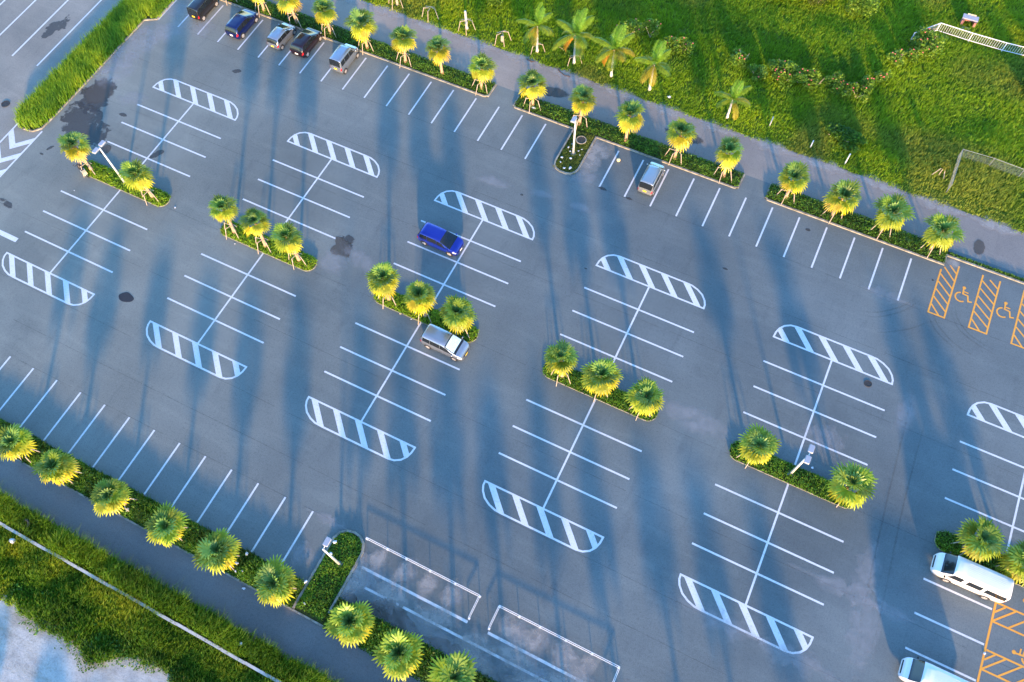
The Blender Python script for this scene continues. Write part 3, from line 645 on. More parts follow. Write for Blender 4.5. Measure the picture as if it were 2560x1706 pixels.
midP = [(-44.06, 2.49, 3.7, 1.0, 2, 'sunlit yellow fan palm above the parked scooter at the left end of the first planter'),
 (-36.83, 2.45, 3.8, 1.02, 0, 'fan palm right of the double headed lamp post on the far left planter'),
 (-27.68, 2.5, 3.75, .9, 0, 'smallest fan palm, left of the three on the second planter from the left'),
 (-24.24, 2.45, 3.65, .95, 0, 'middle fan palm of the three on the second planter from the left'),
 (-20.7, 2.5, 3.8, 1.0, 0, 'right fan palm of three on the second planter, beside the dark wet patch'),
 (-11.53, 2.5, 3.8, 1.0, 0, 'left fan palm of the three on the planter below the royal blue hatchback'),
 (-7.92, 2.45, 3.8, 1.0, 2, 'middle fan palm of the three on the planter below the royal blue hatchback'),
 (-4.43, 2.57, 3.5, 1.1, 3, 'right fan palm of three, leaning over the silver people carrier bonnet'),
 (4.95, 2.4, 3.4, 1.05, 3, 'left fan palm of the three on the fourth planter, amid empty bays'),
 (8.15, 2.48, 3.2, 1.15, 1, 'middle fan palm with yellow orange skirt on the fourth planter from the left'),
 (11.82, 2.48, 3.3, 1.05, 3, 'right fan palm of three on the fourth planter, its skirt still green'),
 (20.86, 2.5, 2.95, 1.08, 3, 'fan palm left of the double headed lamp post on the right hand planter'),
 (28.05, 2.6, 3.0, 1.4, 4, 'widest shaggy fan palm at the right end of the right hand lamp planter'),
 (37.34, 2.7, 2.75, 1.22, 3, 'fan palm above the roof of the long white van'),
 (40.5, 2.6, 2.4, 1.25, 3, 'fan palm cut by the right edge beside the long white van')]
for i, (x, y, zc, s_, v, lb) in enumerate(midP): fan_palm(x, y, zc, lb, 'fan palms on the planters inside the lot', s_, v, True, srz=random.uniform(-.2, .2))
botP = [(-30.2, -21.9, 3.25, 1.0, 1, 'fan palm cut by the left edge in the lower verge'),
 (-25.97, -21.85, 3.05, 1.0, 2, 'second fan palm from the left edge in the lower verge, golden yellow skirt'),
 (-20.7, -21.85, 3.25, .98, 0, 'third fan palm from the left edge in the lower verge, split green and yellow crown'),
 (-15.85, -21.85, 3.15, .98, 1, 'fourth fan palm from the left edge in the lower verge'),
 (-11.1, -21.9, 3.3, 1.05, 1, 'fan palm in the lower verge above the litter scraps, fifth from the left edge'),
 (-6.25, -21.85, 3.3, 1.1, 3, 'fan palm in the lower verge just left of the kerbed lamp island'),
 (-.05, -21.9, 3.3, 1.22, 4, 'big grey green fan palm just right of the kerbed lamp island at the bottom'),
 (3.95, -22.0, 3.3, 1.28, 4, 'big fan palm with yellow hem between two others at the bottom edge'),
 (7.75, -21.8, 3.3, 1.25, 4, 'dark fan palm cut by the bottom edge, right end of the lower row')]
for i, (x, y, zc, s_, v, lb) in enumerate(botP): fan_palm(x, y, zc, lb, 'fan palms in the verge along the lower footpath', s_, v, True, srz=R(55) + random.uniform(-.2, .2))
for i, x in enumerate((12.0, 16.6, 20.8, 25.6, 30.0, 34.8)): fan_palm(x, -21.85, 3.3, 'fan palm of the lower verge beyond the bottom edge of the photo', 'lower verge palms outside the photo', 1.15, i, True)

# feather palms along the field edge, and empty stake frames beside them
def feather_crown(seed, scale=1., dead=True):
    r = np.random.default_rng(seed); m = MB(); dm = MB(); nf = 11
    for i in range(nf + (1 if dead else 0)):
        isd = i == nf; q = i / nf
        az = i * 2.39996 + r.uniform(-.3, .3); el = R(80 - 85 * q + r.uniform(-8, 8)); L = (1.75 + r.uniform(-.15, .25)) * scale
        if i < 2: el = R(82 - 8 * i); az = R(70 + 30 * i)
        if isd: az = R(225); el = R(-15); L *= .9
        c = np.array((.13, .27, .014)) * (1 - q) + np.array((.27, .30, .02)) * q
        if r.random() < .3 and q > .4: c = np.array((.32, .27, .02))
        if isd: c = np.array((.62, .27, .02))
        p = Vector((0, 0, 0)); pts = [p.copy()]; e = el; st = L / 10
        for k in range(10):
            e -= R(4.5 + 6.5 * q) * (1 if k > 1 else .4); p = p + Vector((math.cos(e) * math.cos(az), math.cos(e) * math.sin(az), math.sin(e))) * st; pts.append(p.copy())
        T = dm if isd else m
        T.tube(pts, [.025 * scale] + [.018 * scale] * 9 + [.006], 3, tuple(c * .8), cap=False)
        for k in range(2, 22):
            t = k / 22 * 10; a = int(min(9, t)); P = pts[a].lerp(pts[a + 1], t - a); d = (pts[a + 1] - pts[a]).normalized(); s = d.cross(Vector((0, 0, 1)))
            s = s.normalized() if s.length > .05 else Vector((-math.sin(az), math.cos(az), 0)); up = s.cross(d)
            for sg in (-1, 1):
                ll = .48 * scale * math.sin(math.pi * (.12 + .8 * k / 22)) * r.uniform(.85, 1.1)
                dr = (s * sg * .8 + d * .55 - up * .15 * sg * 0 + Vector((0, 0, -.25))).normalized(); e1 = P + dr * ll * .6; e2 = P + dr * ll + Vector((0, 0, -.12 * ll)); w = d * .034 * scale
                T.add([P - w * .6, P + w * .6, e1 + w, e1 - w, e2], [(0, 1, 2, 3), (3, 2, 4)], tuple(np.clip(c * r.uniform(.8, 1.25), 0, 1)))
    return m, dm
coc = [(-12.3, 33.95, 3.35, .85, 1, True, 'feather palm with whitish trunk at the field edge, nearest to the four bare stake frames'),
 (-8.28, 34.1, 3.7, 1.05, 2, True, 'feather palm with one orange dead frond, second from the left at the field edge'),
 (-4.23, 34.1, 3.5, 1.0, 3, True, 'feather palm with the tallest upright frond and an orange dead frond, middle of the five'),
 (-.12, 34.05, 3.4, .92, 4, False, 'feather palm with thin yellowing fronds beside the pink flowered shrubs'),
 (7.94, 33.95, 2.55, .78, 5, False, 'short lone feather palm standing apart on the right of the others')]
for x, y, h, s_, sd, dead, lb in coc:
    s_ *= 1.4
    t = thing('feather_palm', lb, 'palm tree', (x, y, 0), 0, 'feather palms along the field edge')
    trunk_mb(h, .13, .075).build('trunk', M['ptrunk'], t, True)
    m, dm = feather_crown(sd, s_, dead); c = m.build('crown', M['palm'], t, loc=(0, 0, h))
    if dead: dm.build('dead_frond', M['palm'], c)
    if sd in (1, 2):
        f = child('support_frame', BARS, t, rz=R(40), sc_=.85)
        for me in LEGS[:2]: child('stake', me, f)
for i, (x, lb, stump) in enumerate(((-28.55, 'empty wooden stake frame at the field edge, leftmost of four, cut by the top edge', .6), (-24.5, 'empty dark stake frame with no tree, second from the left in the grass', .0), (-20.28, 'stake frame holding a bare grey palm stump', 1.9), (-16.19, 'stake frame with weathered grey poles, closest to the feather palms', .3))):
    t = thing('tree_stake_frame', lb, 'stake frame', (x, 33.78, 0), R(15 * i), 'bare stake frames along the field edge')
    f = child('crossbars', BARS, t)
    for me in LEGS: child('stake', me, t)
    if stump: trunk_mb(stump + .4, .14, .12).build('stump', M['conc'] if i == 2 else M['wood'], t, True)

# ------------------------------------------------------------------ shrubs and other plants
def shrub_mesh(seed, rx, ry, h, n, size, cols, flowers=0):
    r = np.random.default_rng(seed); k = 5 + seed % 4
    cx = r.uniform(-.55, .55, k) * rx; cy = r.uniform(-.55, .55, k) * ry; cz = r.uniform(.3, .75, k) * h; rr = r.uniform(.35, .6, k)
    i = r.integers(0, k, n); d = r.normal(0, 1, (n, 3)); d /= np.linalg.norm(d, axis=1)[:, None]; q = r.random(n) ** .35
    x = cx[i] + d[:, 0] * rr[i] * rx * q; y = cy[i] + d[:, 1] * rr[i] * ry * q; z = np.maximum(.05, cz[i] + d[:, 2] * rr[i] * h * .8 * q)
    c = lerp3(.5 * vnoise(x, y, .5, seed) + .5 * r.random(n), *cols)
    fl = []
    for _ in range(flowers):
        j = r.integers(0, k); a = r.uniform(0, 6.28); e = r.uniform(.3, 1.4)
        fl.append((cx[j] + rr[j] * rx * math.cos(a) * math.cos(e), cy[j] + rr[j] * ry * math.sin(a) * math.cos(e), cz[j] + rr[j] * h * .85 * math.sin(e) + .05))
    return leaves(x, y, z, np.full(n, size), c, .8), fl
SH = [(.04, .10, .008), (.09, .19, .012), (.16, .27, .018), (.26, .36, .035)]
def shrub(x, y, rx, ry, h, label, seed, fl=0, cols=SH, size=.22, dens=200, name='flowering_shrub', cat='shrub', group='pink flowered shrubs along the field'):
    t = thing(name, label, cat, (x, y, float(hf(np.array([x]), np.array([y]))[0]) + .1), 0, group); h *= 1.4; rx *= 1.2; ry *= 1.2
    n = int(dens * rx * ry * 4); (V, S, Lp, T), f = shrub_mesh(seed, rx, ry, h, n, size, cols, fl)
    np_mesh('foliage', V, S, Lp, T, M['leaf'], t)
    st = MB()
    for k in range(4): a = k * 1.57 + .4; st.tube([(0, 0, -.1), (.25 * rx * math.cos(a), .25 * ry * math.sin(a), h * .4), (.5 * rx * math.cos(a + .3), .5 * ry * math.sin(a + .3), h * .8)], [.04, .03, .012], 5)
    st.build('stem', M['wood'], t)
    for p in f:
        m = MB(); 
        for k in range(5): a = k * 1.2566; m.blob((.035 * math.cos(a), .035 * math.sin(a), 0), (.04, .04, .025), 6, 4)
        m.build('flower', M['flower'], t, True, p)
shr = [(6.8, 40.8, 1.2, .9, 1.0, 7, 'pink flowered shrub above and left of the lone short feather palm'), (8.8, 39.7, 1.0, .8, .8, 2, 'low shrub with few flowers just above the lone short feather palm'),
 (10.7, 41.2, 1.3, 1.0, 1.1, 7, 'pink flowered shrub at the left end of the long shrub row in the field'), (11.4, 40.1, 1.1, .8, .9, 5, 'shrub spilling below the left end of the long shrub row'),
 (12.7, 40.9, 1.2, .9, 1.0, 5, 'second clump of the long flowering shrub row'), (14.3, 41.0, 1.3, .9, 1.0, 8, 'middle clump of the long flowering shrub row with most blossoms'),
 (16.0, 41.8, .9, .7, .9, 4, 'small rounded shrub bulging above the long row'), (17.0, 41.2, 1.1, .8, .8, 5, 'shrub of the long row to the right of its middle'),
 (18.4, 41.2, 1.1, .9, .9, 4, 'shrub at the lower right end of the long row'), (18.95, 42.6, .7, .8, .9, 3, 'upright shrub at the upper right end of the long row'), (19.9, 44.1, .7, .6, .8, 4, 'small detached shrub with orange pink flowers above the end of the long row'),
 (-4.5, 39.6, 1.2, 1.0, 1.2, 3, 'green shrub right behind the middle feather palm'), (-2.6, 40.3, 1.1, 1.0, 1.3, 2, 'dense dark green shrub between the feather palms and the dark hollow'),
 (-.1, 39.6, 1.2, .9, 1.1, 5, 'shrub with pink dots behind the fourth feather palm'), (1.2, 39.7, .9, .8, .9, 5, 'yellowish flowering shrub right of the fourth feather palm'),
 (22.6, 50.2, 1.4, 1.3, 1.3, 10, 'big bright flowering shrub beside the white railing'), (21.7, 48.2, .9, .7, .8, 4, 'shrub just below the big flowering one near the railing'), (20.5, 47.0, .9, .8, .8, 5, 'lowest of the three shrubs leading down from the railing end')]
for i, s_ in enumerate(shr): shrub(*s_[:5], s_[6], 20 + i, s_[5])
BB = [(.04, .10, .008), (.09, .19, .008), (.16, .30, .012), (.24, .36, .02)]
shrub(8.6, 51.6, 1.5, 1.2, 1.5, 'bright green broad leaved bush at the top edge of the field', 61, 0, BB, .32, 110, 'leafy_bush', 'bush', 'bushes at the top of the field')
shrub(6.2, 50.9, 1.4, 1.2, 1.4, 'broad leaved bush at the top edge left of the brightest one', 62, 0, BB, .30, 110, 'leafy_bush', 'bush', 'bushes at the top of the field')
shrub(11.3, 52.0, 1.5, 1.2, 1.4, 'olive coloured bush at the top edge right of the bright broad leaved bush', 63, 0, [(.04, .07, .01), (.08, .12, .015), (.14, .17, .02)], .16, 240, 'leafy_bush', 'bush', 'bushes at the top of the field')
shrub(15.3, 52.8, 1.6, 1.5, 1.8, 'tall leafy bush at the top of the field above the dry yellow patch', 64, 0, SH, .2, 230, 'leafy_bush', 'bush', 'bushes at the top of the field')
shrub(33.2, 56.0, 2.0, 2.0, 2.2, 'dark bush behind the white railing at the right edge', 65, 0, [(.01, .035, .006), (.03, .08, .01), (.08, .16, .012)], .22, 230, 'leafy_bush', 'bush', 'bushes at the top of the field')
shrub(33.0, 48.8, 1.0, 1.5, 1.4, 'dark bush at the right edge of the field below the railing', 66, 0, [(.01, .04, .006), (.03, .09, .01), (.08, .16, .012)], .2, 230, 'leafy_bush', 'bush', 'bushes at the top of the field')
shrub(-19.0, 38.3, 1.3, 1.0, 1.2, 'yellowish flowering bush at the top edge above the bare stake frames', 67, 4, SH, .2, 230, 'leafy_bush', 'bush', 'bushes at the top of the field')
shrub(-9.6, 35.2, 1.6, .8, .5, 'low creeping shrub at the foot of the feather palms', 68, 0, G2, .2, 260, 'creeping_shrub', 'shrub', 'low shrubs by the path')
shrub(18.3, 35.9, 2.4, 1.2, .5, 'low dark creeping shrub beside the white marker posts', 69, 0, G2, .2, 240, 'creeping_shrub', 'shrub', 'low shrubs by the path')
t = thing('young_tree', 'small yellowish staked tree beside the wire mesh fence', 'tree', (27.7, 35.6, 0))
(V, S, Lp, T), _ = shrub_mesh(77, .6, .6, 1.0, 420, .14, [(.08, .12, .01), (.16, .18, .01), (.24, .22, .02)]); V[:, 2] += 1.1
np_mesh('crown', V, S, Lp, T, M['leaf'], t); MB().tube([(0, 0, -.1), (0, .03, 1.6)], [.05, .03], 6).build('trunk', M['wood'], t)
for a in (200, 330): MB().tube([(.7 * math.cos(R(a)), .7 * math.sin(R(a)), -.05), (.2 * math.cos(R(a)), .2 * math.sin(R(a)), 1.2)], .035, 6).build('stake', M['wood'], t)

# ------------------------------------------------------------------ lamps
def lamp(x, y, h, heads, label):
    t = thing('street_lamp', label, 'lamp post', (x, y, .05), 0, 'lamp posts of the parking lot')
    MB().tube([(0, 0, 0), (0, 0, h)], [.11, .06], 12).build('pole', M['pole'], t, True)
    MB().box((0, 0, .03), (.42, .42, .06)).tube([(0, 0, .05), (0, 0, .3)], [.15, .13], 12).build('base_plate', M['steel'], t)
    for dy in heads:
        s_ = 1 if dy > 0 else -1
        a = MB().tube([(0, 0, h - .12), (0, s_ * .2, h - .02), (0, dy - s_ * .3, h)], .035, 8).build('arm', M['pole'], t)
        m = MB(); P = capsule(-.20, .20, dy - .32, dy + .32, .07, 3)
        n = len(P); vs = [(px, py, h - .05) for px, py in P] + [(px, py, h + .04) for px, py in P] + [(px * .86, dy + (py - dy) * .9, h + .09) for px, py in P]
        m.add(vs, [tuple(range(n))[::-1], tuple(range(2 * n, 3 * n))] + [(b * n + k, b * n + (k + 1) % n, (b + 1) * n + (k + 1) % n, (b + 1) * n + k) for b in (0, 1) for k in range(n)])
        hd = m.build('lamp_head', M['lamphead'], t)
        MB().box((0, dy, h - .06), (.34, .55, .02)).build('lens', M['lens'], hd)
    return t
lamp(-40.2, 2.62, 5.2, (-.42, .45), 'double headed lamp post on the far left planter')
lamp(-3.67, 23.7, 5.15, (-.45,), 'single headed lamp post on the kerbed upper island')
lamp(-3.66, -18.55, 5.4, (.55,), 'single headed lamp post on the kerbed island at the bottom')
lamp(24.22, 2.62, 4.7, (-.4, .5), 'double headed lamp post on the right hand planter')

# ------------------------------------------------------------------ vehicles
PROF = {   # top line, shoulder line (x / length, z / height), roof and body widths
 'hatch': dict(top=[(-.5, .50), (-.488, .63), (-.425, .93), (-.37, .985), (-.2, 1.), (-.02, .985), (.07, .95), (.33, .635), (.42, .58), (.475, .49), (.5, .36)], sh=[(-.5, .48), (-.485, .61), (-.40, .64), (.0, .60), (.33, .575), (.42, .53), (.475, .455), (.5, .34)], ws=(.075, .33), rw=(-.485, -.43), side=[(-.42, -.235), (-.225, .0), (.01, .26)], hood=.33, rf=.80),
 'kei': dict(top=[(-.5, .45), (-.492, .58), (-.465, .93), (-.43, .985), (-.2, 1.), (.10, .985), (.17, .955), (.33, .64), (.44, .57), (.485, .47), (.5, .32)], sh=[(-.5, .43), (-.49, .56), (-.44, .60), (.0, .59), (.33, .575), (.44, .52), (.485, .44), (.5, .30)], ws=(.17, .33), rw=(-.49, -.462), side=[(-.44, -.255), (-.24, -.01), (.005, .26)], hood=.33, rf=.86),
 'mpv': dict(top=[(-.5, .48), (-.49, .60), (-.455, .93), (-.41, .985), (-.2, 1.), (.0, .985), (.08, .955), (.35, .62), (.43, .56), (.48, .47), (.5, .34)], sh=[(-.5, .46), (-.487, .58), (-.43, .62), (.0, .60), (.35, .57), (.43, .52), (.48, .44), (.5, .32)], ws=(.085, .345), rw=(-.487, -.45), side=[(-.43, -.25), (-.24, -.02), (-.01, .28)], hood=.35, rf=.83),
 'van': dict(top=[(-.5, .40), (-.496, .55), (-.485, .9), (-.465, .975), (-.43, 1.), (.2, 1.), (.275, .975), (.405, .60), (.455, .54), (.488, .44), (.5, .28)], sh=[(-.5, .38), (-.494, .53), (-.47, .58), (.0, .575), (.3, .565), (.405, .54), (.455, .50), (.488, .42), (.5, .26)], ws=(.28, .405), rw=(-.494, -.484), side=[(-.46, -.17), (-.13, .07), (.13, .32)], hood=.405, rf=.88)}
class Shell:
    def __init__(s, kind, L, W, H):
        s.p = PROF[kind]; s.L, s.W, s.H = L, W, H
        xs = np.linspace(-.5, .5, 81); f = lambda P: np.interp(xs, [q[0] for q in P], [q[1] for q in P])
        sm = lambda a: np.concatenate([a[:1], (a[:-2] + 2 * a[1:-1] + a[2:]) / 4, a[-1:]])
        s.xs = xs; s.zt = sm(f(s.p['top'])); s.zb = np.minimum(sm(f(s.p['sh'])), s.zt - .012)
        pw = [(-.5, .80), (-.49, .90), (-.46, .965), (-.38, 1.), (.3, 1.), (.42, .95), (.47, .86), (.49, .76), (.5, .62)]
        s.pw = sm(f(pw)); s.zs = sm(f([(-.5, .24), (-.47, .16), (-.4, .13), (.4, .13), (.47, .15), (.5, .2)]))
    def ring(s, x):
        g = lambda a: float(np.interp(x, s.xs, a)); zt, zb, zs, pw = g(s.zt), g(s.zb), g(s.zs), g(s.pw)
        w = s.W / 2 * pw; q = min(1, max(0, (zt - zb) / .32)); wr = w * (.93 * (1 - q) + s.p['rf'] * q); H = s.H
        return [(w * .95, zs * H), (w * .985, (zs + .30 * (zb - zs)) * H), (w * 1.0, (zs + .7 * (zb - zs)) * H), (w * .985, zb * H), (wr + .012 * q, (zb + (zt - zb) * (.86 - .04 * q)) * H), (wr * .90, (zt - .018 * q - .004) * H), (wr * .5, zt * H - .002), (0, zt * H)]
    def pt(s, x, t, side=1):
        r = s.ring(x); t = min(7, max(0, t)); i = min(6, int(t)); f = t - i
        return Vector((x * s.L, side * (r[i][0] * (1 - f) + r[i + 1][0] * f), r[i][1] * (1 - f) + r[i + 1][1] * f))
    def body(s):
        m = MB(); vs = []; n = 15
        for x in s.xs:
            r = s.ring(x); vs += [(x * s.L, a, z) for a, z in r] + [(x * s.L, -a, z) for a, z in r[-2::-1]]
        fs = [(i * n + k, (i + 1) * n + k, (i + 1) * n + k + 1, i * n + k + 1) for i in range(80) for k in range(n - 1)]
        fs += [tuple(range(n)), tuple(80 * n + k for k in range(n))[::-1]]
        fs += [(i * n, i * n + n - 1, (i + 1) * n + n - 1, (i + 1) * n) for i in range(80)]
        return m.add(vs, fs)
    def patch(s, x0, x1, t0, t1, side=1, off=.008, nx=8, nt=6, top=False, mb=None, x0b=None, x1b=None):
        """skin panel lifted off the shell; top=True runs across the car from t0 to the mirrored t0"""
        m = mb or MB(); vs = []
        for i in range(nx + 1):
            for j in range(nt + 1):
                if top:
                    u = j / nt; t = t0 + (7 - t0) * (1 - abs(2 * u - 1)); sd = 1 if u < .5 else -1
                else: t = t0 + (t1 - t0) * j / nt; sd = side
                u = j / nt; xa = x0 + ((x0b if x0b is not None else x0) - x0) * u; xb = x1 + ((x1b if x1b is not None else x1) - x1) * u
                x = xa + (xb - xa) * i / nx; p = s.pt(x, t, sd)
                a = s.pt(min(.5, x + .004), t, sd) - s.pt(max(-.5, x - .004), t, sd); b = s.pt(x, min(7, t + .05), sd) - s.pt(x, max(0, t - .05), sd)
                nn = a.cross(b) * sd; nn = nn.normalized() if nn.length > 1e-9 else Vector((0, 0, 1))
                if nn.dot(p - Vector((p.x * .7, 0, s.H * .4))) < 0: nn = -nn
                vs.append(p + nn * off)
        fs = [(i * (nt + 1) + j, (i + 1) * (nt + 1) + j, (i + 1) * (nt + 1) + j + 1, i * (nt + 1) + j + 1) for i in range(nx) for j in range(nt)]
        m.add(vs, fs); return m
def car(name, label, kind, L, W, H, col, x, y, rz, wb, wr=.29, plate='plate_w', cat='car', fx=0, sunshade=False, ribs=False, rear_h=.42, grp=None, roofrail=False, cabover=False):
    t = thing(name, label, cat, (x, y, .003), rz, grp); S = Shell(kind, L, W, H); pm = CP[col]
    b = S.body().build('body', pm, t, True); p = S.p
    w0, w1 = p['ws']; g = S.patch(w0 + .008, w1 + .004, 4.1, 7, top=True, nx=10, nt=14, off=.010).build('windscreen', M['glass'], t, True)
    if sunshade: S.patch(w0 + .03, w1 - .045, 4.9, 7, top=True, nx=8, nt=12, off=.016).build('sunshade', M['shade'], t, True)
    r0, r1 = p['rw']; S.patch(r0, r1 + .012, 4.0, 7, top=True, nx=8, nt=14, off=.010).build('rear_window', M['glass'], t, True)
    for sd in (1, -1):
        for i, (a, c) in enumerate(p['side']):
            last = i == len(p['side']) - 1
            S.patch(a, c, 3.06, 3.94, sd, x1b=(c - (.12 if kind != 'van' else .055)) if last else None, x0b=a + .02 if i == 0 else None).build('side_window', M['glass'], t, True)
        for i, (a, c) in enumerate(p['side'][1:]):
            S.patch(a - .012, c + .006, .35, 2.97, sd, off=.004).build('door', pm, t, True)
            
        S.patch(.405, .482, 2.05, 2.95, sd, off=.010).build('headlight', M['clear'], t, True)
        hi = kind in ('kei', 'van')
        S.patch(-.499, -.470 if hi else -.455, 1.9 if not hi else 1.6, 3.1 if not hi else 2.9, sd, off=.010, nx=5).build('tail_light', M['tail'], t, True)
        mx = w1 - .055
        m = MB(); m.blob((mx * L, sd * (W / 2 + .09), (float(np.interp(mx, S.xs, S.zb)) + .05) * H), (.07, .10, .07), 8, 5); m.build('wing_mirror', pm if kind != 'van' else M['black'], t, True)
        for wx in (fx + wb / 2, fx - wb / 2):
            cy = sd * (W / 2 - .075)
            def disc(r, y0, y1, n=20, rb=None):
                q = MB(); rb = rb or r
                vs = [(r * math.cos(6.2832 * k / n), y0, r * math.sin(6.2832 * k / n)) for k in range(n)] + [(rb * math.cos(6.2832 * k / n), y1, rb * math.sin(6.2832 * k / n)) for k in range(n)]
                return q.add(vs, [tuple(range(n)), tuple(range(n, 2 * n))[::-1]] + [(k, n + k, n + (k + 1) % n, (k + 1) % n) for k in range(n)])
            disc(wr + .055, -sd * .1, sd * .079).build('wheel_arch', M['black'], t, False, (wx, cy, wr + .012))
            wo = disc(wr, -sd * .1, sd * .092).build('wheel', M['rubber'], t, False, (wx, cy, wr))
            rm = disc(wr * .70, sd * .05, sd * .099, rb=wr * .64)
            rm.build('rim', M['rim'], wo)
            hb = MB()
            for k in range(5): a = k * 1.2566; hb.box((.38 * wr * math.cos(a + .63), sd * .1005, .38 * wr * math.sin(a + .63)), (.10, .004, .05), ry=-(a + .63))
            hb.build('rim_opening', M['black'], wo)
    MB().box((-L / 2 - .006, 0, rear_h * H), (.02, .34, .17)).build('rear_plate', M[plate], t)
    MB().box((L / 2 + .006, 0, .27 * H), (.02, .33, .16)).build('front_plate', M[plate], t)
    S.patch(-.4998, -.46, .05, .9, top=False, side=1, off=.006).build('bumper', pm if col not in ('white',) else M['white'], t, True)
    m = MB(); gz = .36 * H
    m.box((L / 2 - .02, 0, gz), (.06, W * .55, .10)).build('grille', M['black'], t)
    if ribs:
        for q in np.linspace(-.62, .62, 8): MB().box((-.12 * L, q * W / 2 * .88, H + .006 - .02 * abs(q)), (L * .50, .028, .022)).build('roof_rib', pm, t)
    if roofrail:
        for sd in (1, -1): MB().box((-.14 * L, sd * W * .37, H - .028), (L * .56, .02, .02)).build('roof_seam', M['black'], t)
    return t
UP = R(90); gC = 'cars parked nose in along the upper hedge'
car('kei_van', 'glossy black boxy car with yellow rear plate, furthest left and cut by the top edge', 'kei', 3.4, 1.48, 1.66, 'black', -46.6, 24.35, UP, 2.3, plate='plate_y', grp=gC)
car('hatchback', 'dark blue hatchback parked nose in next to the black boxy car', 'hatch', 3.85, 1.67, 1.52, 'blue2', -41.5, 24.1, UP, 2.45, grp=gC)
car('hatchback', 'small old silver hatchback with yellow rear plate between the dark blue and maroon cars', 'hatch', 3.35, 1.48, 1.42, 'silver', -36.82, 24.4, UP, 2.3, .26, 'plate_y', grp=gC)
car('hatchback', 'dark maroon black hatchback with red tail lights parked close to the small silver one', 'hatch', 3.7, 1.68, 1.5, 'maroon', -34.0, 24.72, UP, 2.4, grp=gC)
car('microvan', 'silver grey microvan with big dark rear window, last of the five cars at upper left', 'kei', 3.4, 1.48, 1.86, 'silver', -29.22, 24.4, UP, 2.35, .27, 'plate_y', grp=gC)
car('minivan', 'pale cream boxy minivan alone in the upper row right of the kerbed island', 'kei', 3.4, 1.48, 1.82, 'cream', 4.15, 23.72, UP, 2.4, .27, 'plate_y', roofrail=True, grp=gC)
car('hatchback', 'bright royal blue hatchback alone in the central bays', 'hatch', 4.05, 1.69, 1.53, 'blue', -10.2, 9.56, R(-1), 2.58)
car('people_carrier', 'silver people carrier with a sunshade in its windscreen, below a planter', 'mpv', 4.0, 1.69, 1.66, 'silver2', -5.0, .72, R(-1), 2.5, .28, 'plate_y', sunshade=True)
car('long_van', 'long white van with three dark side windows and ribbed roof at the right', 'van', 5.15, 1.69, 1.99, 'white', 38.0, .56, R(180), 2.75, .30, cat='van', fx=-.05, ribs=True)
car('delivery_van', 'bluish white van with dark windscreen cut by the bottom right corner', 'van', 4.7, 1.69, 1.98, 'lilac', 37.5, -7.5, R(180), 2.57, .30, cat='van', ribs=True)
# scooter
sx, sy, sa = -44.5, 1.93, math.atan2(.8, -1.86)
t = thing('scooter', 'black and white scooter with rear box parked at the tip of the far left planter', 'scooter', (sx, sy, 0), sa)
for wx in (.62, -.62):
    w = MB(); n = 16
    w.tube([(wx + .21 * math.cos(a), 0, .25 + .21 * math.sin(a)) for a in np.linspace(0, 2 * math.pi, n + 1)], .05, 8, cap=False); wh = w.build('wheel', M['rubber'], t, True)
    MB().tube([(wx, -.03, .25), (wx, .03, .25)], .15, 12).build('rim', M['rim'], wh)
MB().tube([(-.85, 0, .48), (-.5, 0, .62), (-.1, 0, .58), (.0, 0, .33), (.35, 0, .3)], [.10, .20, .20, .18, .16], 10).build('body', M['galv'], t, True)
MB().tube([(-.6, 0, .79), (-.2, 0, .78), (.02, 0, .72)], [.12, .16, .10], 8).build('seat', M['black'], t, True)
MB().tube([(.3, 0, .35), (.42, 0, .7), (.40, 0, .98)], [.22, .2, .10], 10).build('front_shield', M['black'], t, True)
MB().tube([(.62, 0, .25), (.42, 0, .95)], .035, 6).build('fork', M['steel'], t)
hb = MB().tube([(.28, -.36, 1.0), (.40, 0, .98), (.28, .36, 1.0)], .025, 6).build('handlebar', M['black'], t)
for s_ in (-1, 1): MB().blob((.36, s_ * .34, 1.15), (.03, .08, .05), 6, 4).build('mirror', M['black'], hb)
MB().blob((.5, 0, .86), (.09, .1, .08), 8, 5).build('headlight', M['clear'], t, True)
MB().box((-.86, 0, .92), (.34, .38, .30)).build('rear_box', M['ball'], t); MB().tube([(-.85, 0, .5), (-.86, 0, .78)], .08, 6).build('rack', M['black'], t)

# ------------------------------------------------------------------ barriers, fences, wall, small structures
def barrier(label, xs, legs):
    t = thing('pipe_barrier', label, 'barrier', (0, 0, 0), 0, 'low white pipe barriers'); h = .42; y = -16.06
    for dy in (-.055, .055): MB().tube([(xs[0], y + dy, h), (xs[-1], y + dy, h)], .022, 8).build('rail', M['galv'], t)
    for x in xs: MB().tube([(x, y, 0), (x, y, h + .02)], .028, 8).box((x, y, h), (.05, .16, .03)).box((x, y, .01), (.16, .16, .02)).build('post', M['galv'], t)
    for x, y1 in legs:
        for dx in (-.045, .045): MB().tube([(x + dx, y, h), (x + dx, y1, h)], .02, 8).build('end_rail', M['galv'], t)
        MB().tube([(x, y1, 0), (x, y1, h + .02)], .028, 8).box((x, y1, .01), (.16, .16, .02)).build('post', M['galv'], t)
barrier('low white pipe barrier ending beside the kerbed island at the bottom', [-2.75, -.96, .65, 2.67, 4.76, 6.80], [(6.80, -17.75)])
barrier('low white pipe barrier right of the gap, cut by the bottom edge', [8.41, 10.0, 11.66, 13.68, 15.72, 17.76], [(8.41, -17.75), (17.76, -17.9)])
t = thing('railing_fence', 'white metal railing with many upright bars bending round in the long grass', 'fence')
F = [(21.2, 50.75), (21.9, 51.55), (23.25, 53.35), (26.45, 53.38), (29.72, 53.42), (33.0, 53.46), (36.3, 53.5), (39.6, 53.54)]
zf = lambda p: float(hf(np.array([p[0]]), np.array([p[1]]))[0])
